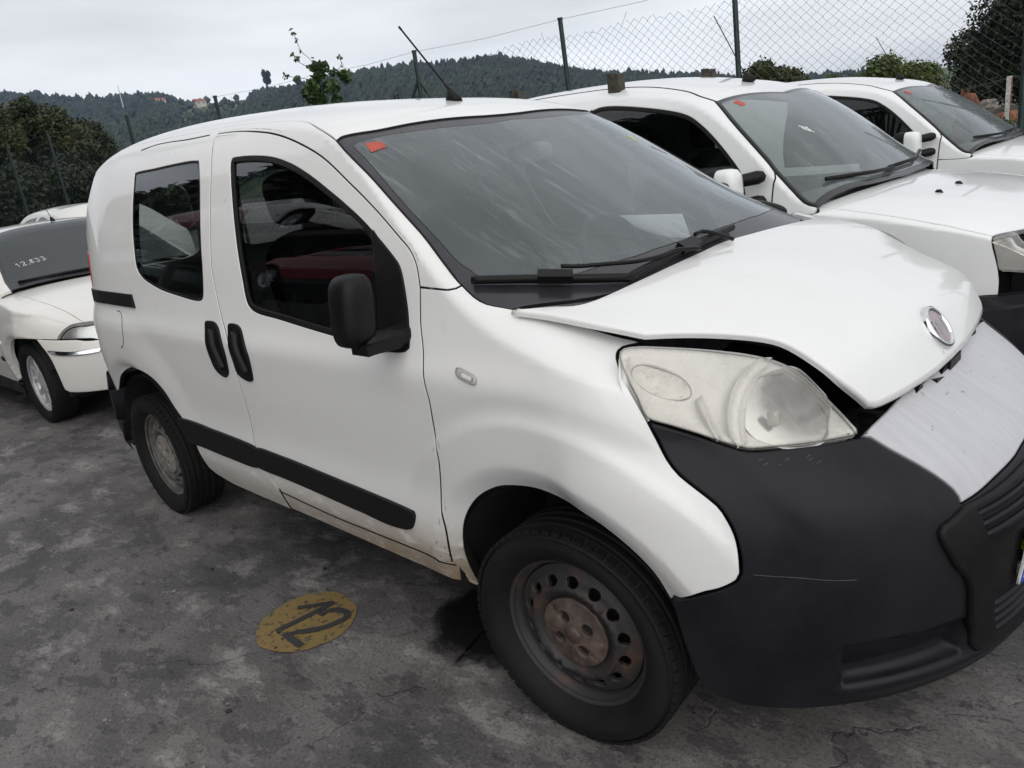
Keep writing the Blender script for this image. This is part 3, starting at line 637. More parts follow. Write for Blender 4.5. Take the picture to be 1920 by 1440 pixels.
# ---------- wheels ----------
def steel_wheel(parent, x, y, side, capm, rimm, steer=0., R=.299, rr=.209, nh=14, wid=.185):
    """side -1: outer face towards -y.  rim > tyre, wheel_disc, hub_cap"""
    h = wid/2; prof = [(rr-.012, -h*.55), (rr-.004, -h*.60), (rr+.001, -h*.64), (rr+.003, -h*.60), (rr-.002, -h*.50), (rr-.02, -h*.42), (rr-.028, -.01), (rr-.03, h*.5), (rr, h*.6)]
    V, F = lathe(prof, 56); rim = mesh('wheel', V, F, rimm, parent, None, True, (x, y, R-.005), (0, 0, steer if side < 0 else math.pi+steer))
    tp = [(rr-.004, -h*.62), (rr+.006, -h*.74), (rr+.022, -h*.90), (rr+.04, -h*.985), (rr+.055, -h*1.0), (rr+.058, -h*.985), (rr+.07, -h*.97), (R-.022, -h*.90), (R-.010, -h*.82), (R-.003, -h*.72)]
    for k, c in enumerate((-.5, -.17, .17, .5)): tp += [(R, h*c-.008), (R-.007, h*c-.005), (R-.007, h*c+.005), (R, h*c+.008)]
    tp += [(R-.003, h*.72), (R-.010, h*.82), (R-.03, h*.95), (rr+.05, h), (rr, h*.65)]
    V, F = lathe(tp, 72); V = np.array(V); n = len(tp); A = np.arctan2(V[:, 2], V[:, 0]); rad = np.hypot(V[:, 0], V[:, 2])
    t = mesh('tyre', V, F, M['tyre'], rim); shade_auto(t.data, 40)
    mb = MB()                                                   # tread sipes on the shoulder
    for i in range(60):
        a = 2*math.pi*i/60
        for s in (-1, 1):
            c, sn = math.cos(a), math.sin(a); Mx = np.array([[c, 0, -sn], [0, 1, 0], [sn, 0, c]])
            mb.box((c*(R-.0065), s*h*.72, sn*(R-.0065)), (.010, h*.34, .024), Mx)
    mb.build("tread_blocks", M["tyre"], rim)["kind"] = "stuff"
    hz = lambda X, Y: (lambda r: -.012*sstep(.150, rr-.024, r)*1.6+.016*np.exp(-((r-.122)/.012)**2)-.012*(1-sstep(.085, .11, r)))(np.hypot(X, Y))
    ang = np.linspace(0, 2*math.pi, 72, endpoint=False); out = (rr-.027)*np.stack([np.cos(ang), np.sin(ang)], 1); hs = []
    for i in range(nh):
        a = 2*math.pi*(i+.4)/nh; e = sellipse(.017, .0135, 2.2, 14); c, s = math.cos(a), math.sin(a); hs.append(np.stack([c*.146-e[:, 1]*s*0+e[:, 1]*c-e[:, 0]*s, s*.146+e[:, 1]*s+e[:, 0]*c], 1))
    o = panel('wheel_disc', Height(hz), out, rimm, rim, hs, sp=.016, edge=.003, flange=.012); o.rotation_euler = (math.pi/2, 0, 0); o.location = (0, -.046, 0)
    hc = lambda X, Y: (lambda r, a: .010*(1-(r/.10)**2)-.0035*np.exp(-((np.mod(a*8/(2*math.pi)+.5, 1)-.5)/.07)**2)*sstep(.036, .055, r))(np.hypot(X, Y), np.arctan2(Y, X))
    hs = [(lambda e, a: e+.049*np.array([math.cos(a), math.sin(a)]))(sellipse(.0155, .0155, 2, 16), math.pi/2*k+.5) for k in range(4)]
    o = panel('hub_cap', Height(hc), sellipse(.097, .097, 2, 56), capm, rim, hs, sp=.009, edge=.004, flange=.018); o.rotation_euler = (math.pi/2, 0, 0); o.location = (0, -.052, 0)
    V, F = lathe([(0, -.046), (.085, -.046)], 24); mesh('bolt_recess', V, F, M['dark'], rim)
    V, F = lathe([(0, -.067), (.013, -.0665), (.021, -.065), (.023, -.061), (.026, -.062), (.029, -.057)], 28); mesh('centre_emblem', V, F, capm, rim)
    V, F = lathe([(0, .0), (.12, .0), (rr-.05, .01)], 24); mesh('brake_drum', V, F, M['dark'], rim)
    return rim
def arch_liner(parent, x, y0, y1, r, z=.30, name='arch_liner'):
    a = np.radians(np.linspace(22, 184, 30)); V = []; F = []
    for y in (y0, y1): V += [(x+r*math.cos(t), y, z+r*math.sin(t)) for t in a]
    n = len(a); F = [(i, i+1, n+i+1, n+i) for i in range(n-1)]; F.append(tuple(range(n, 2*n)))
    return mesh(name, V, F, M['dark'], parent, smooth=False)
# ---------- the white van in front ----------
vanS = Sect(-3.06, .56, 364, van_sec)
hoodS = Height(hood_z)
bcr = spline([.50, .613, .698, .762, .838, .907], [.69, .712, .747, .81, .896, 1.001])
def nose_feat(th, z):
    t = np.degrees(np.abs(th)); d = -.050*sstep(25, 26.5, t)*(1-sstep(44.5, 46, t))*sstep(.285, .295, z)*(1-sstep(.385+.0012*(t-35), .393+.0012*(t-35), z))
    lip = .014*np.exp(-((z-.262)/.018)**2)*(1-sstep(44, 50, t))
    a = np.abs(th)*.85; u = a-bcr(z)
    cr = -.006*sstep(-.02, .05, u)*(1-sstep(.06, .16, u))*sstep(.52, .74, z)*(1-sstep(.86, .905, z))
    return d+lip+cr
noseS = Polar(NT_, NZ, NR, nose_feat)
def qz(x, z, S=None):
    S = S or vanS; q = np.linspace(0, 1, 400); P = S.pos(np.c_[np.full(400, x), q]); return float(np.interp(z, P[:, 2], q))
def qy(x, y, S=None):
    S = S or vanS; q = np.linspace(.45, 1, 400); P = S.pos(np.c_[np.full(400, x), q]); return float(np.interp(-abs(y), P[:, 1], q))
VS = vanS.scale()
def vs_(k, ds=.02): return crv(VAN[k], False, ds, VS)
def build_van():
    van = thing('white_van', 'small white panel van with its bonnet popped open and a black plastic bumper', 'van')
    A = {k: vs_(k) for k in ('door_top', 'door_front', 'door_bot', 'door_b', 'arch_f', 'fend_bot', 'fend_hl', 'fend_top', 'cowl', 'ajoint', 'ws_edge', 'ws_top', 'arch_r')}
    for a, b in (('door_top', 'door_b'),): A[a][0] = A[b][-1]
    join_pts = [('door_top', 'door_front'), ('door_front', 'door_bot'), ('door_bot', 'door_b'), ('arch_f', 'fend_bot'), ('fend_bot', 'fend_hl'), ('fend_hl', 'fend_top'), ('fend_top', 'cowl')]
    for a, b in join_pts: A[b][0] = A[a][-1]
    A['ajoint'][-1] = A['door_top'][-1]; A['ajoint'][0] = A['cowl'][-1]; A['ws_edge'][0] = A['cowl'][-1]; A['ws_top'][0] = A['ws_edge'][-1]; A['door_top'][0] = A['door_b'][-1]
    low = crv([A['door_front'][-1], A['arch_f'][0]], False, .02, VS)
    seam = [tuple(A['ws_edge'][-1]), (-.99, qy(-.99, .59)), (-1.19, qy(-1.19, .535)), (-1.6, qy(-1.6, .515)), (-2.2, qy(-2.2, .51)), (-2.8, qy(-2.8, .50)), (-3.055, qy(-3.055, .49))]
    seam = crv(seam, False, .03, VS)
    silb = np.array([(x, qz(x, z)) for x, z in zip(np.linspace(VAN['arch_r'][-1][0], VAN['arch_f'][0][0], 40), np.interp(np.linspace(0, 1, 40), [0, .1, .9, 1], [.335, .305, .30, .285]))])
    ib = int(np.argmin(np.abs(silb[:, 0]-A['door_b'][0][0]))); vert = crv([silb[ib], A['door_b'][0]], False, .02, VS)
    rear = crv([(-3.055, qz(-3.055, z)) for z in (1.62, 1.4, 1.2, 1.0, .8, .66)], False, .03, VS); rear[0] = seam[-1]
    rb = crv([rear[-1], (-2.97, qz(-2.97, .60)), A['arch_r'][0]], False, .02, VS)
    ls = silb[:ib+1]; ls = np.vstack([A['arch_r'][-1], ls[1:]])
    side_out = join(A['door_b'], A['door_top'], A['ajoint'][::-1], A['ws_edge'], seam, rear, rb, A['arch_r'], ls, vert)
    win = crv(VAN['win'], True, .015, VS); rwin = crv(VAN['rwin'], True, .015, VS)
    wino = offset(win*VS if area(win*VS) > 0 else (win*VS)[::-1], .021)/VS; rwo = offset(rwin*VS if area(rwin*VS) > 0 else (rwin*VS)[::-1], .009)/VS
    door_out = join(A['door_top'], A['door_front'], A['door_bot'], A['door_b'])
    fend_out = join(A['ajoint'][::-1][:1], A['door_front'], low, A['arch_f'], A['fend_bot'], A['fend_hl'], A['fend_top'], A['cowl'], A['ajoint'])
    sill_out = join(low, silb[ib:][::-1], vert, A['door_bot'][::-1]) if False else join(A['door_bot'][::-1], low, np.vstack([A['arch_f'][0], silb[ib:-1][::-1]]), vert)
    for sd in (0, 1):
        m = (lambda P: P) if sd == 0 else mir
        bs = panel('body_side', vanS, m(side_out), M['white'], van, [m(rwin)], sp=.019, gap=.0028, edge=.0022, flange=.03, gap_shade=M['dark'])  # white panel edges blackened inside the shut lines to stand for shade
        d = panel('front_door', vanS, m(door_out), M['white'], van, [m(win)], sp=.021, gap=.0028, edge=.0022, flange=.03, gap_shade=M['dark'])
        f = panel('front_wing', vanS, m(fend_out), M['wingwhite'], van, sp=.018, gap=.0026, edge=.0022, flange=.03, gap_shade=M['dark'])
        ribbon('door_seal', vanS, m(np.vstack([door_out, door_out[:2]])), .030, M['dark'], d, off=-.016, th=.022)
        ribbon('wing_seal', vanS, m(A['door_front'][4:]), .03, M['dark'], f, off=-.017, th=.022)
        panel('sill', vanS, m(sill_out), M['white'], van, sp=.03, gap=.0015, edge=.006, flange=.06, off=-.004)
        panel('window_frame', vanS, m(win), M['rubber'], d, [m(wino)], sp=.02, edge=.004, flange=.02, off=-.001)
        panel('window_glass', vanS, m(wino), M['glass'] if sd == 0 else M['glass2'], d, sp=.05, edge=.001, flange=0, off=-.008)
        panel('mirror_base', vanS, m(crv(VAN['sail'], True, .015, VS)), M['black'], d, sp=.02, edge=.006, flange=.012, off=.004)
        panel('window_frame', vanS, m(rwin), M['rubber'], bs, [m(rwo)], sp=.02, edge=.002, flange=.015, off=-.002)
        panel('window_glass', vanS, m(rwo), M['glass'] if sd == 0 else M['glass2'], bs, sp=.05, edge=.001, flange=0, off=-.004)
        panel('rub_strip', vanS, m(crv(VAN['strip_f'], True, .012, VS)), M['black'], d, sp=.02, edge=.005, flange=.018, off=.012)
        panel('rub_strip', vanS, m(crv(VAN['strip_r'], True, .012, VS)), M['black'], bs, sp=.02, edge=.005, flange=.018, off=.012)
        for k, par in (('handle_f', d), ('handle_r', bs)):
            hp = crv(VAN[k], True, .008, VS); c = hp.mean(0)
            o = panel('door_handle', vanS, m(hp), M['trim'], par, sp=.012, edge=.004, flange=.012, off=lambda U, h=m(hp)*VS: .008-.006*sstep(.008, .024, dist(h, U*VS)))
            ax = (hp-c)*VS; w, v = np.linalg.eigh(ax.T@ax); di = v[:, 1]; di = di if di[1] > 0 else -di
            pth = np.array([m(np.array([(c*VS+di*s+np.array([.006, 0]))/VS]))[0] for s in np.linspace(-.085, .075, 12)])
            ribbon('grip', vanS, pth, .022, M['trim'], o, off=.016, th=.002)
        if sd == 0 or True:
            rp = crv(VAN['rail'], True, .012, VS) if False else join(*[crv([VAN['rail'][i], VAN['rail'][(i+1) % 4]], False, .012, VS) for i in range(4)])
            panel('slide_rail', vanS, m(rp), M['trim'], bs, sp=.02, edge=.003, flange=.01, off=lambda U, h=m(rp)*VS: .010-.0075*sstep(.008, .018, dist(h, U*VS)))
        ribbon('drip_seam', vanS, m(crv(VAN['dseam'], False, .02, VS)), .006, M['rubber'], bs, off=.0012, th=.004)
        rc = np.array(VAN['rep']).mean(0); hp = sellipse(.038, .0165, 3.2, 32)*np.array([1, 1]); U = rc+hp/VS; U[:, 1] += -(hp[:, 0]*.05)/VS[1]
        o = panel('side_repeater', vanS, m(U), M['lens'], f, sp=.012, edge=.004, flange=.010, off=.006)
        panel('bulb_slot', vanS, m(rc+np.array([.006, 0])+sellipse(.018, .006, 6, 20)/VS), M['bezel'], o, sp=.01, edge=.001, flange=.004, off=.0066)
        # fuel flap outline
        if sd == 0:
            t = np.radians(np.linspace(-80, 100, 30)); fc = np.array(VAN['fuel'][0]); ring = fc+np.stack([.078*np.cos(t), .088*np.sin(t)], 1)/VS
            ribbon('fuel_flap_seam', vanS, ring, .005, M['rubber'], bs, off=.0008, th=.003)
        for xx in (0, -2.513): arch_liner(van, xx-.01 if xx == 0 else xx, -.80 if sd == 0 else .80, -.42 if sd == 0 else .42, .395)
    # roof, windscreen
    top = np.vstack([A['ws_top'], [[-.765, 1.0]]]); full_top = np.vstack([top, mir(top[:-1])[::-1]])
    roof_out = join(full_top, mir(seam)[0:], crv([mir(seam)[-1], (-3.055, 1.0), seam[-1]], False, .03, VS), seam[::-1])
    panel('roof', vanS, roof_out, M['white'], van, sp=.04, gap=.001, edge=.006, flange=.02)
    base = crv([tuple(A['cowl'][0]), (.0, qy(.0, .60)), (.075, qy(.075, .4)), (.11, qy(.11, .2)), (.12, 1.0)], False, .03, VS)
    half = join(base[::-1], A['cowl'], A['ws_edge'], top); half = np.vstack([half, A['ws_top'][-1:]])[:-1]
    ws_out = np.vstack([half, mir(half)[::-1][1:-1]])
    low_ = crv(VAN['frit_low'], False, .02, VS); low_ = np.vstack([low_, [[-.01, 1.0]]]); inn = crv(VAN['frit_in'], False, .02, VS); inn = np.vstack([inn, [[-.728, 1.0]]])
    hf = np.vstack([low_[::-1], inn[1:]]); fin = np.vstack([hf, mir(hf)[::-1][1:-1]])
    fr = panel('windscreen_border', vanS, ws_out, M['frit'], van, [fin], sp=.035, gap=.001, edge=.002, flange=.012, off=-.001)
    ws = panel('windscreen', vanS, fin, M['wscreen'], van, sp=.05, edge=.001, flange=0, off=-.001)
    panel('sensor_patch', vanS, crv(VAN['sens'], True, .02, VS), M['frit'], ws, sp=.03, edge=.001, flange=0, off=-.004)
    o = panel('sticker', vanS, join(*[crv([VAN['redlab'][i], VAN['redlab'][(i+1) % 4]], False, .012, VS) for i in range(4)]), M['orange'], ws, sp=.02, edge=.001, flange=0, off=.0005)
    hs2 = join(A['ws_edge'], A['ws_top'], np.array([[-.765, 1.]]))[2:]; hs2 = np.vstack([hs2, [[-.765, 1.]]]) if hs2[-1][1] < .999 else hs2
    ribbon('screen_seal', vanS, np.vstack([hs2, mir(hs2)[::-1][1:]]), .007, M['rubber'], fr, off=.003, th=.004)
    ymc = np.array(VAN['ymark'][0])
    ribbon('marker_stroke', vanS, ymc+np.array([(-.02, -.010), (-.012, .004), (.0, .0), (.02, -.004)])/VS, .006, M['yellowmark'], ws, off=.0012, th=0)
    # cowl filler under the windscreen, engine bay
    panel('cowl_panel', Height(lambda x, y: 1.065-.12*y*y*.5+0*x), join(crv([(-.14, -.70), (.20, -.62)], False, .04), crv([(.20, -.62), (.20, .62)], False, .06), crv([(.20, .62), (-.14, .70)], False, .04), crv([(-.14, .70), (-.14, -.70)], False, .06)), M['dark'], van, sp=.08)
    mb = MB(); mb.box((.16, 0, .62), (.40, .80, .40)); mb.build('engine_bay', M['dark'], van)
    # bonnet
    B = {k: crv(VAN['h_'+k], False, .015) for k in ('rear', 'right', 'hl', 'front')}
    B['hl'][0] = B['right'][-1]; B['front'][0] = B['hl'][-1]; B['right'][0] = B['rear'][0]; B['rear'][-1] = (.036, 0); B['front'][-1] = (.638, 0)
    hh = join(B['rear'][::-1], B['right'], B['hl'], B['front']); hh = np.vstack([hh, [[.638, 0]]]) if abs(hh[-1][1]) > 1e-4 else hh
    ho = np.vstack([hh, (hh*np.array([1, -1]))[::-1][1:-1]])
    bn = panel('bonnet', hoodS, ho, M['white'], van, sp=.022, edge=.008, flange=.016)
    lq = [(.10, -.56), (.30, -.50), (.46, -.40), (.55, -.34), (.585, -.15)]; lq = lq+[(x_, -y_) for x_, y_ in lq[::-1]]; panel('bonnet_liner', hoodS, np.vstack([crv([lq[i], lq[(i+1) % len(lq)]], False, .03)[:-1] for i in range(len(lq))]), M['dark'], bn, sp=.05, off=-.028, edge=.004, flange=.03)
    # round maker's badge on the bonnet nose
    p0 = hoodS.pos([(.596, 0)])[0]; n0 = hoodS.nrm([(.596, 0)])[0]; ty = np.array([0, 1., 0]); tz = np.cross(n0, ty); tz = tz if tz[2] > 0 else -tz
    Rb = Matrix([[ty[0], tz[0], n0[0]], [ty[1], tz[1], n0[1]], [ty[2], tz[2], n0[2]]]).to_4x4(); Rb.translation = Vector(p0-n0*.003)
    V, F = lathe([(.0575, -.01), (.0575, .006), (.055, .011), (.050, .0135), (.046, .012), (.0435, .008)], 48, 'z'); bd = mesh('badge', V, F, M['chrome'], bn); bd.matrix_local = Rb
    V, F = lathe([(0, .0105), (.02, .010), (.044, .008)], 40, 'z'); mesh('badge_face', V, F, M['badge'], bd)
    mb = MB(); s = .0026
    def stroke(x0, y0, x1, y1):
        a = np.array([x0, y0]); b = np.array([x1, y1]); d_ = (b-a); L_ = np.hypot(*d_); d_ /= L_; c = (a+b)/2
        mb.box((c[0], c[1], .0115), (L_+s, s, .003), np.array([[d_[0], -d_[1], 0], [d_[1], d_[0], 0], [0, 0, 1]]))
    H2 = .019
    for x, l in zip((-.0285, -.0105, .004, .023), 'FIAT'):
        w_ = .011
        if l == 'F': stroke(x-w_/2, -H2, x-w_/2, H2); stroke(x-w_/2, H2, x+w_/2, H2); stroke(x-w_/2, .003, x+w_/3, .003)
        if l == 'I': stroke(x-.002, -H2, x-.002, H2)
        if l == 'A': stroke(x-w_/2, -H2, x-.001, H2); stroke(x+w_/2, -H2, x+.001, H2); stroke(x-w_/4, -.005, x+w_/4, -.005)
        if l == 'T': stroke(x, -H2, x, H2); stroke(x-w_*.55, H2, x+w_*.55, H2)
    mb.build('lettering', M['alloy'], bd)
    # headlamps
    hl = crv(VAN['hl'], True, .015)
    hc = np.array([(.735, .905), (1.055, .985)])
    for sg in (1, -1):
        ml = lambda P: np.array(P)*np.array([sg, 1])
        le = panel('headlamp', noseS, ml(hl), M['lens'], van, sp=.02, off=.002, gap=.004, edge=.006, flange=.012)
        HLm = ml(hl)
        def housing(U): t = sstep(.004, .035, dist(HLm, U)); return -.010*(1-t)-.030*t
        ho_ = offset(HLm if area(HLm) > 0 else HLm[::-1], .004)
        b1 = np.array([.735, .897])+(lambda e: np.stack([e[:, 0], e[:, 1]+.10*e[:, 0]], 1))(sellipse(.112, .066, 2.3, 44)); b2 = np.array([1.022, .985])+(lambda e: np.stack([e[:, 0], e[:, 1]+.35*e[:, 0]], 1))(sellipse(.068, .026, 2.2, 30))
        panel('lamp_housing', noseS, ho_, M['bezel'], le, [ml(b1), ml(b2)], sp=.014, off=housing, edge=.004, flange=.02)
        for bb_, c_, rx, rz, dp in ((b1, (.735, .897), .112, .066, .055), (b2, (1.022, .985), .068, .026, .03)):
            panel('lamp_reflector', noseS, ml(bb_), M['reflector'] if rx > .1 else M['indicator'], le, sp=.010, edge=.001, flange=0, off=lambda U, c_=c_, rx=rx, rz=rz, dp=dp: -.030-dp*np.sqrt(np.clip(1-((np.abs(U[:, 0])-c_[0])/rx)**2-((U[:, 1]-c_[1]-(.10 if rx > .1 else .35)*(np.abs(U[:, 0])-c_[0]))/rz)**2, 0, 1)))
        st = np.array([(.858, .848), (.868, .88), (.862, .92), (.842, .95), (.80, .975), (.76, .98)]); st = crv(st, False, .012); ribbon('lamp_bezel', noseS, ml(st), .038*np.sin(np.linspace(.5, 3.05, len(st)))+.002, M['bezel'], le, off=-.018, th=.014)
        st = np.array([(.905, .862), (.925, .90), (.945, .945)]); ribbon('lamp_bezel', noseS, ml(crv(st, False, .012)), .010, M['bezel'], le, off=-.014, th=.02)
        st = np.array([(1.055, .905), (1.075, .94), (1.10, .985), (1.108, 1.03)]); ribbon('lamp_bezel', noseS, ml(crv(st, False, .012)), .022, M['bezel'], le, off=-.014, th=.02)
        for c_, rr_ in (((.745, .893), .012),):
            p = noseS.pos(ml([c_]))[0]; nn = noseS.nrm(ml([c_]))[0]; pillow('bulb', (rr_*2, rr_*2, rr_*3), M['glassbulb'], le, p-nn*.062)
    # bumper
    S1 = crv(VAN['silver_r'], False, .015); S2 = crv(VAN['silver_b'], False, .02); S2[0] = S1[-1]; S2 = np.vstack([S2, [[.0, .694]]])
    ba = crv(VAN['bump_arch'], False, .02); bf = crv(VAN['bump_fend'], False, .015); bf[0] = ba[0]
    hlow = crv([(1.054, .913), (1.01, .896), (.951, .874), (.891, .851), (.847, .837), (.789, .833), (.699, .827), (.623, .822), (.58, .819)], False, .015); hlow[0] = bf[-1]; S1[0] = hlow[-1]
    bot = crv([ba[-1], (.88, .225), (.78, .212), (.60, .208), (.3, .208), (0, .208)], False, .025)
    half = join(bot[::-1], ba[::-1], bf, hlow, S1, S2); half = np.vstack([half, [[0, .694]]]) if abs(half[-1][0]) > 1e-5 else half
    bo = np.vstack([half, (half*np.array([-1, 1]))[::-1][1:-1]])
    bump = panel('front_bumper', noseS, bo, M['bumper'], van, sp=.014, gap=.0015, edge=.005, flange=.02)
    for k_ in ('scr1', 'scr3'): ribbon('scratch', noseS, crv(VAN[k_], False, .01), .0016, M['scuff'], bump, off=.0012, th=0)
    for c_ in VAN['scuff']: ribbon('scuff', noseS, np.array(c_)+np.array([(-.006, .001), (0, 0), (.005, -.002)]), .0022, M['scuff'], bump, off=.0012, th=0)
    st = join(S1, S2); st = np.vstack([st, [[0, .694]]]) if abs(st[-1][0]) > 1e-5 else st
    tp = crv([(0, .855), (.2, .852), (.4, .842), (.53, .830), (.58, .819)], False, .02); tp[-1] = S1[0]
    sh = join(tp, st); sh = np.vstack([sh, [[0, .694]]]) if abs(sh[-1][0]) > 1e-5 else sh
    so = np.vstack([sh, (sh*np.array([-1, 1]))[::-1][1:-1]])
    panel('silver_centre_panel', noseS, so, M['silver'], bump, sp=.02, gap=.0015, edge=.004, flange=.03)
    I1 = crv(VAN['ins'], False, .015); I1 = np.vstack([I1, [[.34, .275], [0, .272]]]); ih = np.vstack([[[0, .676]], [[.2, .674]], [[.35, .668]], I1])
    io = np.vstack([ih, (ih*np.array([-1, 1]))[::-1][1:-1]]); io = np.vstack([crv([io[i], io[(i+1) % len(io)]], False, .02)[:-1] for i in range(len(io))])
    def slats(U):
        u = np.abs(U[:, 0]); z = U[:, 1]; wv = sstep(0, .014, (.385-(.62-z)*.33)-u); o = np.full(len(U), .014)
        o -= .034*wv*np.maximum(sstep(.572, .584, z)*(1-sstep(.648, .660, z)), sstep(.288, .300, z)*(1-sstep(.402, .414, z)))
        return o-.010*wv*sstep(.41, .42, z)*(1-sstep(.565, .575, z))
    gi = panel('grille_insert', noseS, io, M['black'], bump, sp=.0085, off=slats, edge=.010, flange=.03)
    for zc_ in (.641, .617, .593, .388, .361, .334, .307): e_ = .382-(.62-zc_)*.33; ribbon('slat', noseS, crv([(e_, zc_), (e_*.5, zc_+.002), (0, zc_+.003), (-e_*.5, zc_+.002), (-e_, zc_)], False, .02), .013, M['bumper'], gi, off=.010, th=.028)
    pl = np.array([(x_, z_) for x_, z_ in [(.248, .553), (-.248, .553), (-.248, .425), (.248, .425)]]); plo = np.vstack([crv([pl[i], pl[(i+1) % 4]], False, .02)[:-1] for i in range(4)])
    plate = panel('number_plate', noseS, plo, M['paper'], van, sp=.03, off=.021, edge=.002, flange=.006)
    pb = np.array([(.246, .551), (.205, .551), (.205, .427), (.246, .427)]); pbo = np.vstack([crv([pb[i], pb[(i+1) % 4]], False, .015)[:-1] for i in range(4)])
    panel('blue_band', noseS, pbo, M['blue'], plate, sp=.02, off=.0216, edge=.0005, flange=0)
    for seg in ([(.234, .440), (.234, .466)], [(.234, .440), (.217, .440)], [(.234, .453), (.219, .453)], [(.234, .466), (.217, .466)]): ribbon('letter', noseS, crv(seg, False, .004), .0055, M['paper'], plate, off=.0226, th=-.0218)
    for k in range(12):
        t = k*math.pi/6; c = np.array([.226+.012*math.cos(t), .515+.012*math.sin(t)]); ribbon('star', noseS, [c-[.0015, 0], c, c+[.0015, 0]], .003, M['yellowmark'], plate, off=.0226, th=-.0218)
    # slam panel and torn foam between bonnet and bumper
    mb = MB(); r2 = random.Random(3)
    for k in range(26):
        y = -.46+.92*k/25; x = .57+.05*(1-(y/.46)**2)-.02; mb.box((x-.006+r2.uniform(-.012, .010), y, .792+r2.uniform(-.012, .014)), (.06, .062, .05+r2.uniform(0, .03)), np.array(Matrix.Rotation(r2.uniform(-.4, .4), 3, 'X')))
    mb.build('slam_panel', M['trim'], van)
    # mirror housings
    for sg in (-1, 1):
        rings = []
        for x, w, h in ((-.438, .35, .45), (-.441, .62, .74), (-.450, .86, .92), (-.465, .97, .99), (-.49, 1.0, 1.0), (-.515, .99, .99), (-.522, .93, .95)):
            p = sellipse(.050*w, .091*h, 3.6, 36); rings.append(np.c_[np.full(36, x), sg*.930+p[:, 0]-sg*.10*p[:, 1], 1.137+p[:, 1]])
        V, F = loft(rings); mh = mesh('door_mirror', V, F, M['black'], van); bmfix(mh.data); shade_auto(mh.data, 50)
        p = sellipse(.042, .080, 3.6, 30); V, F = loft([np.c_[np.full(30, x_), sg*.930+p[:, 0]*k_-sg*.10*p[:, 1], 1.137+p[:, 1]*k_] for x_, k_ in ((-.5235, 1), (-.524, .98))]); mesh('mirror_glass', V, F, M['chrome'], mh, smooth=False)
        mb = MB(); mb.tube([(-.475, sg*.93, 1.062), (-.468, sg*.905, 1.048), (-.46, sg*.86, 1.044), (-.455, sg*.80, 1.045)], [.026, .032, .030, .034], 12); mb.build('mirror_arm', M['black'], mh, True)
        mb = MB(); mb.box((-.462, sg*.895, 1.040), (.070, .11, .026)); a = mb.build('mirror_foot', M['black'], mh)
    # wipers
    def wiper(k, parent=van):
        P = vanS.pos(crv(VAN[k], False, .02, VS)); n_ = vanS.nrm(crv(VAN[k], False, .02, VS)); return P, n_
    for bl, arm in (('blade1', 'arm1'), ('blade2', 'arm2')):
        P, n_ = wiper(bl); mb = MB(); mb.tube(P+n_*.016, .0105, 8); w_ = mb.build('wiper', M['trim'], van, True)
        mb = MB(); mb.tube(P+n_*.006, .004, 6); mb.build('blade', M['rubber'], w_, True)
        c = len(P)//2; q = P[c]+n_[c]*.022; d_ = P[c+1]-P[c-1]; d_ /= np.linalg.norm(d_); y_ = np.cross(n_[c], d_); mb = MB(); mb.box(q, (.085, .030, .022), np.stack([d_, y_, n_[c]], 1)); mb.build('blade_clip', M['trim'], w_)
        P, n_ = wiper(arm); mb = MB(); mb.tube(P+n_*.032, .0055, 8); mb.build('wiper_arm', M['trim'], w_, True)
    # aerial
    pa = vanS.pos([(-1.0, 1.0)])[0]; V, F = loft([np.c_[sellipse(.036, .022, 2.5, 20), np.full(20, -.004)]+pa, np.c_[sellipse(.030, .019, 2.5, 20), np.full(20, .012)]+pa+np.array([-.004, 0, 0]), np.c_[sellipse(.011, .010, 2, 20), np.full(20, .040)]+pa+np.array([-.014, 0, 0])])
    an = mesh('aerial', V, F, M['rubber'], van); e = np.array([-1.239, 0, 1.951]); b = pa+np.array([-.014, 0, .035]); mb = MB(); mb.tube([b, b+(e-b)*.12], [.0062, .0045], 8); mb.tube([b+(e-b)*.12, b+(e-b)*.96], .0034, 6); mb.tube([b+(e-b)*.95, e], .0042, 6); mb.build('aerial_rod', M['rubber'], an, True)
    # rear end
    q = np.linspace(.03, 1.97, 90); P0 = vanS.pos(np.c_[np.full(90, -3.055), q]); c0 = np.array([0, 0, 1.0]); rings = []
    for s_, x in ((1, -3.05), (.985, -3.078), (.955, -3.095), (.90, -3.103)): r_ = (P0-c0)*np.array([0, s_, s_])+c0; r_[:, 0] = x; rings.append(r_)
    V, F = loft(rings, False); mesh('rear_surround', V, F, M['white'], van)
    class RearP:
        def scale(s): return np.array([1., 1.])
        def pos(s, U): U = np.atleast_2d(U); return np.c_[np.full(len(U), -3.103), U[:, 0], U[:, 1]]
        def nrm(s, U): return np.tile(np.array([-1., 0, 0]), (len(np.atleast_2d(U)), 1))
    ro = rings[-1][:, 1:]; hs = [np.array([-.33, 1.33])+sellipse(.22, .20, 5, 32), np.array([.33, 1.33])+sellipse(.22, .20, 5, 32)]
    rd = panel('rear_door', RearP(), dedupe(ro), M['white'], van, hs, sp=.08, edge=.004, flange=.03)
    for h_ in hs: panel('window_glass', RearP(), h_, M['glass2'], rd, sp=.1, off=-.01, edge=.001, flange=0)
    for sg in (0, 1):
        t = np.array([(-3.045, qz(-3.045, z)) for z in (1.26, 1.15, 1.0, .86)]); t2 = np.array([(-2.985, qz(-2.985, z)) for z in (.87, 1.0, 1.13, 1.24)]); t = join(crv(t, False, .02, VS), crv(t2, False, .02, VS))
        panel('rear_lamp', vanS, t if sg == 0 else mir(t), M['red'], van, sp=.03, off=.006, edge=.006, flange=.02)
    pts = []
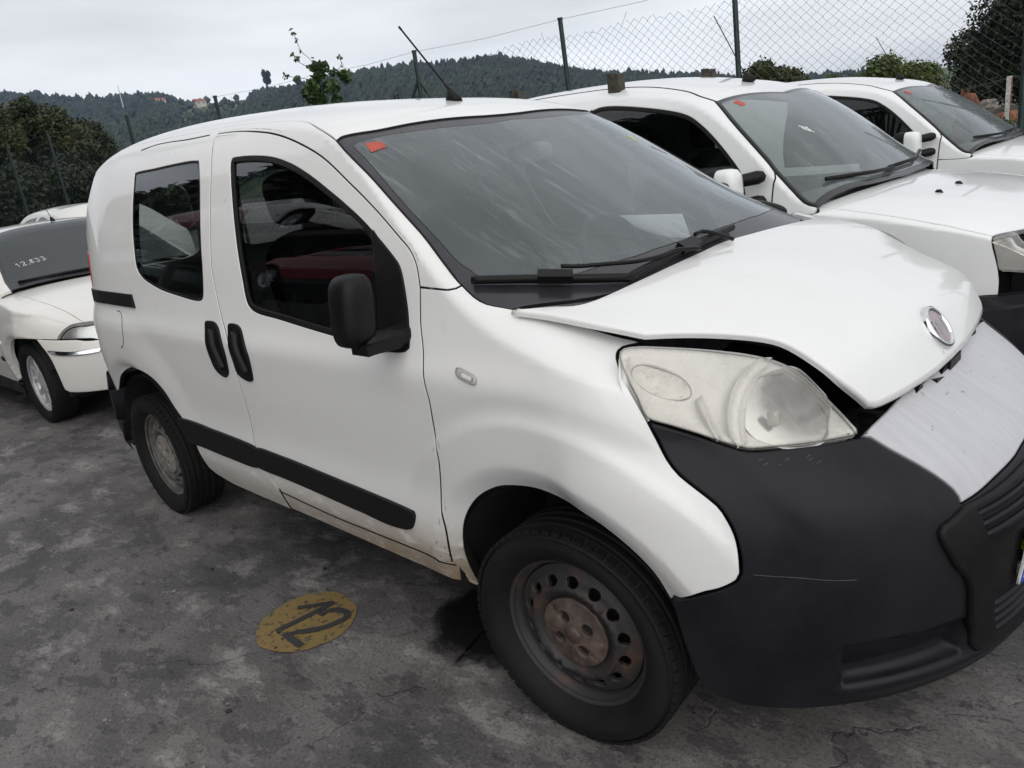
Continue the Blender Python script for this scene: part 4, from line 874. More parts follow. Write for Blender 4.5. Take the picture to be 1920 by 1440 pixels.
    for z, o in ((.26, .0), (.30, .03), (.42, .045), (.58, .04), (.66, .02)):
        r_ = [(-2.86, -.815-o*.3), (-2.95, -.80-o*.6), (-3.06, -.73-o), (-3.10-o, -.60), (-3.12-o, -.3), (-3.12-o, 0)]; r_ = crv(r_+[(x, -y) for x, y in r_[:-1][::-1]], False, .06); pts.append(np.c_[r_, np.full(len(r_), z)])
    V, F = loft(pts, False); n_ = len(pts[0]); F = [f for f in F if not (f[0] % n_ == n_-1)]; mesh('rear_bumper', V, F, M['bumper'], van)
    # floor, dashboard, seats
    mb = MB(); mb.box((-2.25, 0, .50), (1.5, 1.10, .03)); mb.build('load_floor', M['loadfloor'], van)
    for sg in (1,): pillow('cowl_end_trim', (.13, .07, .06), M['black'], van, (-.16, sg*.70, 1.135), (0, .35, sg*.5), 3, 3)
    mb = MB(); mb.box((-1.35, 0, .27), (3.3, 1.40, .06)); mb.box((.15, 0, .27), (.9, .7, .06)); mb.build('underbody', M['dark'], van)
    rings = []
    for y in np.linspace(-.70, .70, 9): rings.append(np.array([(.02-.15*abs(y), y, .80), (.02-.15*abs(y), y, 1.03), (-.20, y, 1.055), (-.40, y, 1.03), (-.52, y, .93), (-.50, y, .82), (-.42, y, .80)]))
    V, F = loft(rings); d_ = mesh('dashboard', V, F, M['interior'], van, smooth=False); bmfix(d_.data)
    a = np.linspace(0, 2*math.pi, 40); sw = np.stack([0*a, .185*np.cos(a), .185*np.sin(a)], 1)@np.array(Matrix.Rotation(-.45, 3, 'Y')).T+np.array([-.60, .36, 1.02])
    mb = MB(); mb.tube(sw, .015, 8, False); stw = mb.build('steering_wheel', M['seat'], van, True); mb = MB(); mb.box((-.585, .36, 1.0), (.05, .10, .09)); mb.tube([(-.59, .20, 1.02), (-.59, .52, 1.02)], .014); mb.tube([(-.58, .36, 1.0), (-.40, .36, .93)], .03); mb.build('wheel_hub', M['seat'], stw)
    for y in (-.37, .37):
        se = pillow('seat', (.50, .50, .16), M['seat'], van, (-1.12, y, .68), (0, -.1, 0)); pillow('backrest', (.14, .48, .62), M['seat'], se, (-.27, 0, .33), (0, -.16, 0)); pillow('headrest', (.11, .26, .20), M['seat'], se, (-.36, 0, .76), (0, -.1, 0))
        mb = MB(); mb.box((-1.12, y, .47), (.42, .40, .36)); mb.build('seat_base', M['interior'], van)
    pillow('rear_view_mirror', (.035, .20, .065), M['interior'], van, (-.66, 0, 1.45), e=5)
    steel_wheel(van, 0, -.738, -1, M['cap'], M['rim'], math.radians(5)); steel_wheel(van, 0, .738, 1, M['cap'], M['rim'], math.radians(5))
    steel_wheel(van, -2.513, -.735, -1, M['capgrey'], M['rimgrey']); steel_wheel(van, -2.513, .735, 1, M['capgrey'], M['rimgrey'])
    return van
M['indicator'] = plain('indicator_bowl', (.60, .58, .55), .3, .4, .15, 60)
M['scuff'] = plain('pale_scuff', (.05, .05, .052), .8, 0, .4, 120)
M['badge'] = plain('faded_badge', (.36, .29, .31), .35, 0, .1)
M['glassbulb'] = plain('lamp_bulb', (.55, .52, .45), .15, .2)
van = build_van()
# ---------- the two tall white vans alongside ----------
def poly(*P, ds=.03, S=(1, 1)): return np.vstack([crv([P[i], P[(i+1) % len(P)]], False, ds, S)[:-1] for i in range(len(P))])
DIG = {'0': [[(0, .2), (.2, 0), (.5, .1), (.6, .5), (.5, .9), (.2, 1), (0, .8), (0, .2)]], '1': [[(.1, .75), (.35, 1), (.35, 0)]], '2': [[(0, .8), (.2, 1), (.5, .95), (.55, .7), (.3, .35), (0, 0), (.6, .02)]], '.': [[(.1, -.05), (.15, .08), (.05, -.2)]],
       '8': [[(.55, .85), (.3, 1), (.05, .8), (.3, .55), (.55, .25), (.3, 0), (.02, .25), (.3, .55), (.55, .85)]], '3': [[(0, .9), (.3, 1), (.55, .78), (.25, .55), (.6, .3), (.3, 0), (0, .12)]],
       'F': [[(.5, 1), (0, 1), (0, 0)], [(0, .55), (.4, .55)]], 'E': [[(.5, 1), (0, 1), (0, 0), (.5, 0)], [(0, .55), (.4, .55)]], 'C': [[(.5, .9), (.2, 1), (0, .6), (.1, .1), (.5, .05)]]}
def scribble(text, S, o, ex, ey, h, mat, parent, w=.006, adv=.85):
    x = 0.
    for ch in text:
        for st in DIG[ch]:
            P = np.array([np.array(o)+(np.array(ex)*(x+a)+np.array(ey)*b)*h for a, b in st]); ribbon('chalk_stroke', S, crv(P, False, .012), w, mat, parent, off=.0015, th=0)
        x += adv if ch != '.' else .35
KS = Sect(-3.3, .1, 230, generic_sec(kan_w, kan_zc, kan_zr)); KHS = Sect(-.45, .76, 130, generic_sec(kan_w, kan_hzc, kan_hzr, 2.6, 1.5)); KSS = KS.scale()
def arch_pts(S, xc, r, zlo=.30, n=26, z0=.30):
    a = np.linspace(math.pi, 0, n); return np.array([(xc+r*math.cos(t), qz(xc+r*math.cos(t), max(zlo, z0+r*math.sin(t)), S)) for t in a])
def build_tall_van(label):
    k = thing('tall_van', label, 'van', (-.22, 2.5, 0), math.radians(-2.4), 'tall white vans parked side by side')
    C_ = {q: crv(v, False, .025, KSS) for q, v in KAN.items() if q.startswith('c_') and len(v) > 1}
    dg = [KAN['c_dgap'][0], KAN['c_dgap'][1], KAN['c_dgap'][2]]+[(-.37, qz(-.37, z, KS)) for z in (.9, .7, .55)]+[(-.40, qz(-.40, .31, KS))]; dg = crv(dg, False, .025, KSS)
    we = KAN['c_ws_edge']; i0 = 3
    wsA = crv(we[:i0+1], False, .02, KSS); wsB = crv(we[i0:], False, .02, KSS); wsB[0] = wsA[-1]; dg[0] = wsA[-1]
    dt = [tuple(wsB[-1])]+[tuple(p) for p in KAN['c_ditch'][1:3]]+[(x, qy(x, y, KS)) for x, y in ((-1.4, .47), (-2.0, .46), (-2.6, .45), (-3.27, .44))]; dt = crv(dt, False, .04, KSS)
    rear = crv([(-3.27, qz(-3.27, z, KS)) for z in (1.6, 1.3, 1.0, .7, .40)], False, .05, KSS); rear[0] = dt[-1]
    ar = arch_pts(KS, -2.6, .385, .32); low1 = crv([rear[-1], ar[0]], False, .04, KSS); low2 = crv([ar[-1], dg[-1]], False, .05, KSS)
    side = join(wsB, dt, rear, low1, ar, low2, dg[::-1])
    wp = [(-1.63, qz(-1.63, 1.60, KS)), (-1.60, qz(-1.60, 1.625, KS)), (-1.49, qz(-1.49, 1.635, KS))]+[tuple(p) for p in KAN['c_win'][3:]]+[(-.515, qz(-.515, 1.06, KS)), (-.54, qz(-.54, 1.02, KS)), (-.9, qz(-.9, 1.01, KS)), (-1.55, qz(-1.55, 1.02, KS)), (-1.63, qz(-1.63, 1.06, KS)), (-1.65, qz(-1.65, 1.3, KS))]
    win = crv(wp, True, .02, KSS); win2 = offset(win*KSS if area(win*KSS) > 0 else (win*KSS)[::-1], .024)/KSS
    ed = crv(KAN['h_edge'], False, .02, KHS.scale()); hs_ = KHS.scale(); hlr = crv(KAN['h_hl'], False, .02, hs_); hlr[0] = ed[-1]
    # wing lower part on the bonnet skin, upper part on the cabin skin
    zc_ = .985
    wt = crv([(-.145, qz(-.145, .985, KS)), tuple(wsA[0])], False, .02, KSS); dgz = np.array([(p[0], p[1]) for p in dg if KS.pos(p)[0][2] > .985]); wing_up = join(dgz, crv([dgz[-1], (-.145, qz(-.145, .985, KS))], False, .02, KSS), wt, wsA[0:])
    arf = arch_pts(KHS, 0, .385, .32)
    dlow = [(p[0], KS.pos(p)[0][2]) for p in dg if KS.pos(p)[0][2] <= .985]; dlow = np.array([(x, qz(x, z, KHS)) for x, z in [(dgz[-1][0], .985)]+dlow])
    wl = join(dlow, crv([dlow[-1], arf[0]], False, .03, hs_), arf, crv([arf[-1], (.42, qz(.42, .34, KHS)), (.55, qz(.55, .60, KHS))], False, .03, hs_), crv([(.55, qz(.55, .60, KHS)), hlr[-1]], False, .03, hs_), hlr[::-1], ed[::-1], crv([ed[0], (-.145, qz(-.145, .985, KHS)), dlow[0]], False, .02, hs_))
    for sd in (0, 1):
        m = (lambda P: P) if sd == 0 else mir
        bs = panel('body_side', KS, m(side), M['kwhite'], k, [m(win)], sp=.028, gap=.002, edge=.005, flange=.03)
        panel('window_frame', KS, m(win), M['rubber'], bs, [m(win2)], sp=.03, edge=.004, flange=.02, off=0)
        panel('window_glass', KS, m(win2), M['glass'], bs, sp=.08, edge=.001, flange=0, off=-.006)
        wg = panel('front_wing', KHS, m(wl), M['kwhite'], k, sp=.026, gap=.0015, edge=.005, flange=.03)
        panel('wing_corner', KS, m(wing_up), M['kwhite'], wg, sp=.03, gap=.0006, edge=.002, flange=.02)
        ribbon('roof_ditch', KS, m(dt), .014, M['rubber'], bs, off=.002, th=.006)
        ribbon('pillar_trim', KS, m(join(wsA, wsB)), .020, M['trim'], bs, off=.003, th=.006)
        ribbon('door_seam', KS, m(dg), .008, M['dark'], bs, off=.0008, th=.004)
        sg = -1 if sd == 0 else 1
        # mirror: body-coloured shell on two black stalks
        rings = []
        for x, s_ in ((-.455, .45), (-.462, .78), (-.48, .95), (-.51, 1), (-.55, 1), (-.575, .96)): p = sellipse(.066*s_, .112*s_, 3.4, 30); rings.append(np.c_[np.full(30, x), sg*.962+p[:, 0], 1.125+p[:, 1]])
        V, F = loft(rings); mh = mesh('door_mirror', V, F, M['kwhite'], k); bmfix(mh.data); shade_auto(mh.data, 50)
        rings = [np.c_[np.full(30, x), sg*.965+sellipse(.068*s_, .114*s_, 3.4, 30)[:, 0], 1.125+sellipse(.068*s_, .114*s_, 3.4, 30)[:, 1]] for x, s_ in ((-.56, 1.0), (-.60, 1.02), (-.63, .95), (-.632, .6))]
        V, F = loft(rings); o = mesh('mirror_casing', V, F, M['black'], mh); bmfix(o.data); shade_auto(o.data, 50)
        for z in (1.165, 1.045):
            mb = MB(); mb.tube([(-.53, sg*.93, z), (-.47, sg*.885, z+.005), (-.415, sg*.852, z+.012), (-.395, sg*.835, z+.014), (-.388, sg*.825, z+.015)], [.026, .032, .034, .026, .006], 12); mb.build('mirror_stalk', M['black'], mh, True)
        ho = [tuple(p) for p in KAN['h_hl'][:4]]; top = [tuple(p) for p in KAN['h_hltop'][1:]]
        hl = crv(ho+[(.66, qz(.66, .70, KHS)), (.735, qz(.735, .70, KHS)), (.74, qz(.74, .78, KHS)), (.69, qz(.69, .82, KHS))]+top[::-1], True, .02, hs_)
        le = panel('headlamp', KHS, m(hl), M['lens'], k, sp=.03, gap=.004, edge=.005, flange=.01)
        panel('lamp_reflector', KHS, m(hl), M['reflector'], le, sp=.03, gap=.008, edge=.003, flange=.02, off=-.03)
        panel('lamp_surround', KHS, m(hl), M['trim'], le, sp=.05, gap=-.006, edge=.003, flange=.02, off=-.045)
    # roof, windscreen, bonnet
    tp = crv(KAN['c_ws_top'][:3]+[[-.70, 1.0]], False, .03, KSS); tp[0] = wsB[-1]; ft = np.vstack([tp, mir(tp[:-1])[::-1]])
    panel('roof', KS, join(ft, mir(dt), crv([mir(dt)[-1], (-3.27, 1), dt[-1]], False, .05, KSS), dt[::-1]), M['kwhite'], k, sp=.06, gap=.001, edge=.005, flange=.02)
    base = crv([tuple(wsA[0]), (-.08, qy(-.08, .60, KS)), (-.03, qy(-.03, .35, KS)), (-.01, 1.0)], False, .03, KSS); hf = join(base[::-1], wsA, wsB, tp); wo = np.vstack([hf, mir(hf)[::-1][1:]]) if abs(hf[-1][1]-1) > 1e-6 else np.vstack([hf, mir(hf)[::-1][1:-1]])
    wo = dedupe(wo*KSS)/KSS; wi = offset(wo*KSS if area(wo*KSS) > 0 else (wo*KSS)[::-1], .022)/KSS
    wf = panel('windscreen_border', KS, wo, M['frit'], k, [wi], sp=.04, edge=.002, flange=.012, off=-.001)
    ws = panel('windscreen', KS, wi, M['kscreen'], k, sp=.07, edge=.001, flange=0, off=-.001)
    c = np.array([-.70, qy(-.70, .50, KS)]); panel('sticker', KS, c+sellipse(.028, .028, 5, 16)/KSS, M['orange'], ws, sp=.03, edge=.001, flange=0, off=.001)
    hr = crv([tuple(ed[0]), (-.10, qy(-.10, .55, KHS)), (-.06, qy(-.06, .3, KHS)), (-.05, 1.0)], False, .03, hs_)
    hfz = crv([tuple(ed[-1]), (.66, qy(.66, .60, KHS)), (.72, qy(.72, .40, KHS)), (.745, qy(.745, .2, KHS)), (.75, 1.0)], False, .03, hs_)
    hf = join(hr[::-1], ed, hfz); hf = np.vstack([hf, hfz[-1:]]) if abs(hf[-1][1]-1) > 1e-6 else hf
    bn = panel('bonnet', KHS, np.vstack([hf, mir(hf)[::-1][1:-1]]), M['kwhite'], k, sp=.045, gap=.004, edge=.005, flange=.03)
    for u in KAN['h_noz']:
        p = KHS.pos([u])[0]; V, F = loft([np.c_[sellipse(.022, .013, 2, 12), np.full(12, -.003)]+p, np.c_[sellipse(.010, .009, 2, 12), np.full(12, .012)]+p]); mesh('washer_jet', V, F, M['trim'], bn)
    mb = MB(); mb.box((.16, 0, .62), (.95, 1.2, .50)); mb.build('engine_bay', M['dark'], k)
    panel('cowl_panel', Height(lambda x, y: 1.035-.10*y*y+0*x), poly((-.22, -.70), (-.02, -.55), (.02, 0), (-.02, .55), (-.22, .70), ds=.05), M['trim'], k, sp=.08)
    pts = []
    for z, o in ((.24, -.02), (.30, .02), (.45, .04), (.545, .04), (.555, .02), (.60, .015), (.605, -.04)):
        r_ = crv([(.40, -.80-o*.4), (.55, -.775-o*.7), (.68, -.70-o), (.765+o*.7, -.50), (.79+o, -.25), (.80+o, 0)]+[(x, -y) for x, y in [(.40, -.80-o*.4), (.55, -.775-o*.7), (.68, -.70-o), (.765+o*.7, -.50), (.79+o, -.25)]][::-1], False, .05); pts.append(np.c_[r_, np.full(len(r_), z)])
    n_ = len(pts[0]); V, F = loft(pts, False); F = [f for f in F if f[0] % n_ != n_-1]; b_ = mesh('front_bumper', V, F, M['bumper'], k); shade_auto(b_.data, 35)
    mb = MB(); mb.box((.70, 0, .68), (.10, 1.30, .17)); mb.build('front_panel', M['trim'], k)
    P = KS.pos(np.array([(-.16, qy(-.16, .66, KS)), (-.06, qy(-.06, .35, KS)), (-.04, qy(-.04, .12, KS))])); mb = MB(); mb.tube(P+[0, 0, .025], .010, 8); w_ = mb.build('wiper', M['trim'], k, True)
    P = KS.pos(np.array([(-.05, qy(-.05, .16, KS)), (-.06, 2-qy(-.06, .25, KS)), (-.14, 2-qy(-.14, .55, KS))])); mb = MB(); mb.tube(P+[0, 0, .025], .010, 8); mb.build('wiper', M['trim'], k, True)
    pa = KS.pos([(-.92, 1.0)])[0]; mb = MB(); mb.tube([pa-[0, 0, .005], pa+[-.005, 0, .02], pa+[-.02, 0, .05]], [.045, .034, .012], 14); an = mb.build('aerial', M['rubber'], k, True); mb = MB(); mb.tube([pa+[-.02, 0, .045], pa+[-.21, 0, .40]], .003, 6); mb.build('aerial_rod', M['rubber'], an)
    q = np.linspace(.05, 1.95, 50); P0 = KS.pos(np.c_[np.full(50, -3.27), q]); P1 = (P0-[0, 0, 1])*[0, .96, .96]+[0, 0, 1]; P1[:, 0] = -3.31; V, F = loft([P0, P1]); mesh('rear_door', V, F, M['kwhite'], k)
    mb = MB(); mb.box((-1.4, 0, .30), (3.6, 1.40, .10)); mb.build('underbody', M['dark'], k)
    mb = MB(); mb.box((-.30, 0, .80), (.50, 1.36, .42)); mb.build('dashboard', M['interior'], k)
    for y in (-.38, .38):
        se = pillow('seat', (.5, .48, .15), M['seat'], k, (-1.12, y, .66)); pillow('backrest', (.14, .46, .60), M['seat'], se, (-.27, 0, .33), (0, -.16, 0)); pillow('headrest', (.10, .26, .20), M['seat'], se, (-.36, 0, .74))
    mb = MB(); mb.box((-1.62, 0, 1.0), (.03, 1.40, 1.2)); mb.build('bulkhead', M['interior'], k)
    for x in (0, -2.6):
        for sg in (-1, 1): steel_wheel(k, x, sg*.715, sg, M['capgrey'], M['rimgrey'], nh=10); arch_liner(k, x, sg*.80, sg*.42, .39)
    return k, ws
k1, kws = build_tall_van('tall white van with roof bar feet and stalked mirrors, right beside the small van')
k2 = copy_tree(k1); k2.location = (-.34, 5.65, 0); k2.rotation_euler = (0, 0, math.radians(-.3)); k2.scale = (1, 1, .962); k2['label'] = 'tall white van with stalked mirrors parked furthest along, by the wire fence'
scribble('FECE', KS, (-.40, qy(-.40, .36, KS)), (.10, .20/KSS[1]), (-.42, .0), .085, M['chalk'], kws, .005)
def roof_foot(x, y):
    p = KS.pos([(x, qy(x, y, KS) if y < 0 else 2-qy(x, y, KS))])[0]; mb = MB(); mb.box(p+[0, 0, .03], (.085, .06, .085)); mb.box(p+[-.03, 0, .085], (.03, .055, .035)); mb.box(p+[.025, 0, .08], (.025, .055, .025)); return mb.build('roof_bar_foot', M['barfoot'], k1)
M['barfoot'] = plain('mossy_grey_plastic', (.045, .040, .028), .7, 0, .5, 30)
roof_foot(-1.50, -.52); roof_foot(-1.50, .52); roof_foot(-2.35, .52); roof_foot(-2.35, -.52)
# ---------- the cream-white saloon behind ----------
RS = Sect(-3.4, -.1, 230, generic_sec(rov_w, rov_zc, rov_zr)); RHS = Sect(-.5, .72, 130, generic_sec(rov_w, rov_hzc, rov_hzr, 2.6, 1.5)); RSS = RS.scale(); RNS = rov_nose
def alloy_wheel(parent, x, y, side, R=.30, rr=.212, wid=.19):
    h = wid/2; V, F = lathe([(rr-.016, -h*.62), (rr-.004, -h*.68), (rr+.001, -h*.66), (rr-.012, -h*.5), (rr-.03, -h*.3), (rr-.03, h*.6), (rr, h*.65)], 48)
    rim = mesh('wheel', V, F, M['alloy'], parent, None, True, (x, y, R-.004), (0, 0, 0 if side < 0 else math.pi))
    tp = [(rr-.004, -h*.66), (rr+.01, -h*.82), (rr+.035, -h*.97), (R-.035, -h), (R-.014, -h*.88), (R-.003, -h*.75), (R, -h*.6), (R, h*.6), (R-.003, h*.75), (R-.02, h*.95), (rr+.03, h), (rr, h*.65)]
    V, F = lathe(tp, 56); t = mesh('tyre', V, F, M['tyre'], rim); shade_auto(t.data, 40)
    hs = []
    for i in range(11):
        a0 = 2*math.pi*i/11; w0, w1 = .165, .215
        p = [(.072, a0-w0), (.185, a0-w1), (.187, a0), (.185, a0+w1), (.072, a0+w0)]; q = np.array([(r*math.cos(a), r*math.sin(a)) for r, a in p]); hs.append(poly(*q, ds=.012))
    f = lambda X, Y: (lambda r: .014*np.exp(-(r/.06)**2)-.012*sstep(.15, .20, r)*0)(np.hypot(X, Y))
    o = panel('spokes', Height(f), sellipse(rr-.014, rr-.014, 2, 66), M['alloy'], rim, hs, sp=.02, edge=.005, flange=.035); o.rotation_euler = (math.pi/2, 0, 0); o.location = (0, -h*.45, 0)
    V, F = lathe([(0, -h*.2), (rr-.04, -h*.15)], 24); mesh('brake_disc', V, F, M['dark'], rim)
    return rim
def build_saloon():
    c = thing('saloon_car', 'cream-white saloon with multi-spoke alloy wheels and chalked numbers on its windscreen', 'car', (-5.106, .135, 0), math.radians(2.43))
    hS = RHS.scale(); ed = crv(ROV['h_edge'], False, .02, hS)
    ed[0] = (-.36, qy(-.36, .66, RHS)); ed = crv([tuple(ed[0]), (-.15, qy(-.15, .665, RHS))]+[tuple(p) for p in ROV['h_edge'][1:]], False, .02, hS)
    aF = arch_pts(RHS, 0, .335, .25, z0=.31)
    jl = crv([tuple(ed[-1]), (.50, qz(.50, .715, RHS)), (.455, qz(.455, .64, RHS))], False, .02, hS); bt = crv([(.455, qz(.455, .64, RHS)), (.38, qz(.38, .648, RHS)), (.285, qz(.285, .655, RHS))], False, .02, hS)
    i = int(np.argmin([abs(RHS.pos(p)[0][2]-.655)+(0 if p[0] > 0 else 9) for p in aF])); aF2 = aF[:i+1]; aF2[-1] = bt[-1]
    drear = np.array([(-.47, qz(-.47, z, RHS)) for z in (.26, .4, .55, .7, .85, .895)])
    wl = join(drear, crv([drear[-1], ed[0]], False, .02, hS), ed, jl, bt, aF2[::-1], crv([aF2[0], drear[0]], False, .04, hS))
    zsh = .885
    wsE = [(-.30, qy(-.30, .69, RS)), (-.41, qy(-.41, .68, RS)), (-.53, qy(-.53, .655, RS)), (-.75, qy(-.75, .605, RS)), (-.95, qy(-.95, .56, RS)), (-1.08, qy(-1.08, .50, RS))]; wsE = crv(wsE, False, .02, RSS)
    wsT = crv([tuple(wsE[-1]), (-1.10, qy(-1.10, .25, RS)), (-1.08, 1.0)], False, .03, RSS)
    wsB = crv([tuple(wsE[0]), (-.27, qy(-.27, .55, RS)), (-.245, qy(-.245, .35, RS)), (-.21, 1.0)], False, .03, RSS)
    hf = join(wsB[::-1], wsE, wsT); hf = np.vstack([hf, wsT[-1:]]) if abs(hf[-1][1]-1) > 1e-6 else hf; wo = dedupe(np.vstack([hf, mir(hf)[::-1][1:-1]])*RSS)/RSS
    wi = offset(wo*RSS if area(wo*RSS) > 0 else (wo*RSS)[::-1], .028)/RSS
    # cabin shell: pillars, roof and doors
    rr_ = crv([(-3.3, qz(-3.3, z, RS)) for z in (.26, .5, .8, .9)], False, .05, RSS); ctop = crv([(-3.3, rr_[-1][1]), (-3.3, 1.0)], False, .05, RSS)
    aR = arch_pts(RS, -2.62, .335, .26, z0=.31); lowA = crv([(-.47, qz(-.47, .26, RS)), aR[::-1][0]], False, .05, RSS); lowB = crv([aR[::-1][-1], rr_[0]], False, .05, RSS)
    dv = np.array([(-.47, qz(-.47, z, RS)) for z in (.895, .85, .7, .55, .4, .26)]); fr = crv([tuple(wsE[0]), (-.36, qz(-.36, .90, RS)), tuple(dv[0])], False, .02, RSS)
    wn = crv([(-.62, qz(-.62, .93, RS)), (-.9, qz(-.9, 1.10, RS)), (-1.12, qz(-1.12, 1.245, RS)), (-1.5, qz(-1.5, 1.28, RS)), (-1.55, qz(-1.55, 1.26, RS)), (-1.58, qz(-1.58, .95, RS)), (-1.5, qz(-1.5, .925, RS))], True, .03, RSS)
    wn2 = crv([(-1.68, qz(-1.68, .95, RS)), (-1.66, qz(-1.66, 1.26, RS)), (-2.0, qz(-2.0, 1.25, RS)), (-2.35, qz(-2.35, 1.12, RS)), (-2.45, qz(-2.45, .98, RS)), (-2.3, qz(-2.3, .94, RS))], True, .03, RSS)
    hfA = join(wsT[::-1], wsE[::-1], fr, dv, lowA, aR[::-1], lowB, rr_, ctop)
    hfA = np.vstack([hfA, ctop[-1:]]) if abs(hfA[-1][1]-1) > 1e-6 else hfA
    full = dedupe(np.vstack([hfA, mir(hfA)[::-1][1:-1]])*RSS)/RSS
    shell = panel('body_shell', RS, full, M['cream'], c, [wn, wn2, mir(wn), mir(wn2)], sp=.05, gap=.001, edge=.004, flange=.025)
    for w in (wn, wn2, mir(wn), mir(wn2)): panel('window_glass', RS, w, M['glass'], shell, sp=.08, off=-.005, edge=.001, flange=0)
    bd = panel('windscreen_border', RS, wo, M['frit'], c, [wi], sp=.04, edge=.002, flange=.01)
    ws = panel('windscreen', RS, wi, M['rscreen'], c, sp=.06, edge=.001, flange=0)
    scribble('12.833', RS, (-.52, qy(-.52, .54, RS)), (.03, .86/RSS[1]), (-.62, .05/RSS[1]), .078, M['chalk'], ws, .005)
    panel('sticker', RS, np.array([-.98, qy(-.98, .52, RS)])+sellipse(.02, .03, 5, 16)/RSS, M['greensticker'], ws, sp=.03, edge=.001, flange=0, off=.001)
    hr = crv([tuple(ed[0]), (-.30, qy(-.30, .5, RHS)), (-.24, qy(-.24, .25, RHS)), (-.22, 1.0)], False, .03, hS); hfz = crv([tuple(ed[-1]), (.64, qy(.64, .40, RHS)), (.68, qy(.68, .2, RHS)), (.69, 1.0)], False, .03, hS)
    hh = join(hr[::-1], ed, hfz); hh = np.vstack([hh, hfz[-1:]]) if abs(hh[-1][1]-1) > 1e-6 else hh
    panel('bonnet', RHS, np.vstack([hh, mir(hh)[::-1][1:-1]]), M['cream'], c, sp=.04, gap=.003, edge=.005, flange=.03)
    panel('cowl_panel', Height(lambda x, y: .935-.08*y*y+0*x), poly((-.36, -.66), (-.2, -.5), (-.14, 0), (-.2, .5), (-.36, .66), ds=.05), M['trim'], c, sp=.08)
    hl = crv(ROV['n_hl'], True, .015)
    ar = crv(ROV['n_arch'], False, .02); bt_ = crv([tuple(ar[0])]+[tuple(p) for p in ROV['n_btop'][1:3]]+[(.62, .605), (.35, .60), (0, .60)], False, .02)
    bb = crv([tuple(ar[-1])]+[tuple(ROV['n_bbot'][1])]+[(.6, .25), (.3, .245), (0, .245)], False, .03)
    hb = join(bb[::-1], ar[::-1], bt_); hb = np.vstack([hb, bt_[-1:]]) if abs(hb[-1][0]) > 1e-6 else hb
    bo = np.vstack([hb, (hb*[-1, 1])[::-1][1:-1]])
    bump = panel('front_bumper', RNS, bo, M['cream'], c, sp=.03, gap=.002, edge=.006, flange=.03, off=.004)
    gr = np.array([(.50, .61), (.3, .61), (0, .61), (0, .74), (.3, .73), (.46, .71)]); gg = crv(np.vstack([gr, (gr*[-1, 1])[::-1][1:-1]]), True, .03); panel('grille', RNS, gg, M['trim'], c, sp=.05, off=-.01)
    for sd in (0, 1):
        m = (lambda P: P) if sd == 0 else mir; ml = np.array([1, 1]) if sd == 0 else np.array([-1, 1]); sg = -1 if sd == 0 else 1
        wg = panel('front_wing', RHS, m(wl), M['cream'], c, sp=.03, gap=.002, edge=.004, flange=.03)
        u = np.array([-.33, qz(-.33, .60, RHS)]); panel('side_repeater', RHS, m(u+sellipse(.035, .018, 4, 24)/hS), M['bezel'], wg, sp=.02, off=.006, edge=.004, flange=.008)
        ribbon('rub_strip', RHS, m(np.array([(x, qz(x, .47, RHS)) for x in (-.46, -.42, -.38)])), .05, M['trim'], wg, off=.012, th=.01)
        le = panel('headlamp', RNS, hl*ml, M['lens2'], c, sp=.03, gap=.003, edge=.004, flange=.01, off=.003)
        panel('lamp_reflector', RNS, hl*ml, M['reflector'], le, sp=.02, gap=.006, edge=.003, flange=.02, off=lambda U: -.02-.02*sstep(.03, .0, np.abs(np.abs(U[:, 0])-.62)-.06))
        panel('bumper_strip', RNS, crv(ROV['n_strip'], True, .02)*ml, M['chrome'], bump, sp=.03, off=.016, edge=.006, flange=.015)
        ribbon('sill', RHS, m(np.array([(x, qz(x, .245, RHS)) for x in (-.49, -.42, -.36)])), .06, M['trim'], wg, off=.004, th=.01)
        arch_liner(c, 0, sg*.78, sg*.42, .345); arch_liner(c, -2.62, sg*.78, sg*.42, .345)
        alloy_wheel(c, 0, sg*.715, sg); alloy_wheel(c, -2.62, sg*.715, sg)
        rs_ = [(-2.27, 0), (-.36, 0)]
        mb = MB(); mb.box((-1.30, sg*.775, .225), (1.9, .04, .09)); mb.build('side_skirt', M['trim'], c)
    mb = MB(); mb.tube(RS.pos([(-.33, qy(-.33, .62, RS)), (-.27, qy(-.27, .3, RS)), (-.25, 1.0)])+[0, 0, .012], .012, 8); mb.build('wiper', M['trim'], c, True)
    pa = RS.pos([(-1.14, 1.0)])[0]; mb = MB(); mb.tube([pa, pa+[-.02, 0, .03]], [.02, .011], 10); an = mb.build('aerial', M['rubber'], c, True); mb = MB(); mb.tube([pa+[-.02, 0, .03], pa+[-.28, 0, .36]], .0028, 6); mb.build('aerial_rod', M['rubber'], an)
    q = np.linspace(.05, 1.95, 40); P0 = RS.pos(np.c_[np.full(40, -3.29), q]); P1 = (P0-[0, 0, .6])*[0, .95, .95]+[0, 0, .6]; P1[:, 0] = -3.36; V, F = loft([P0, P1]); mesh('tail_panel', V, F, M['cream'], c)
    mb = MB(); mb.box((-1.4, 0, .26), (3.5, 1.40, .10)); mb.box((.35, 0, .45), (.5, 1.1, .30)); mb.build('underbody', M['dark'], c)
    mb = MB(); mb.box((-.55, 0, .72), (.5, 1.3, .34)); mb.build('dashboard', M['interior'], c)
    for y in (-.36, .36): se = pillow('seat', (.5, .48, .16), M['seat'], c, (-1.45, y, .45)); pillow('backrest', (.14, .46, .60), M['seat'], se, (-.27, 0, .33), (0, -.2, 0)); pillow('headrest', (.1, .24, .17), M['seat'], se, (-.38, 0, .72))
    return c
M['rscreen'] = glass('dull_windscreen', (.42, .46, .45), .42, (.105, .12, .125), False)
M['greensticker'] = plain('green_sticker', (.05, .28, .06), .5)
M['lens2'] = glass('clear_lamp_lens', (.9, .92, .92), .06, (.5, .5, .48), False)
saloon = build_saloon()
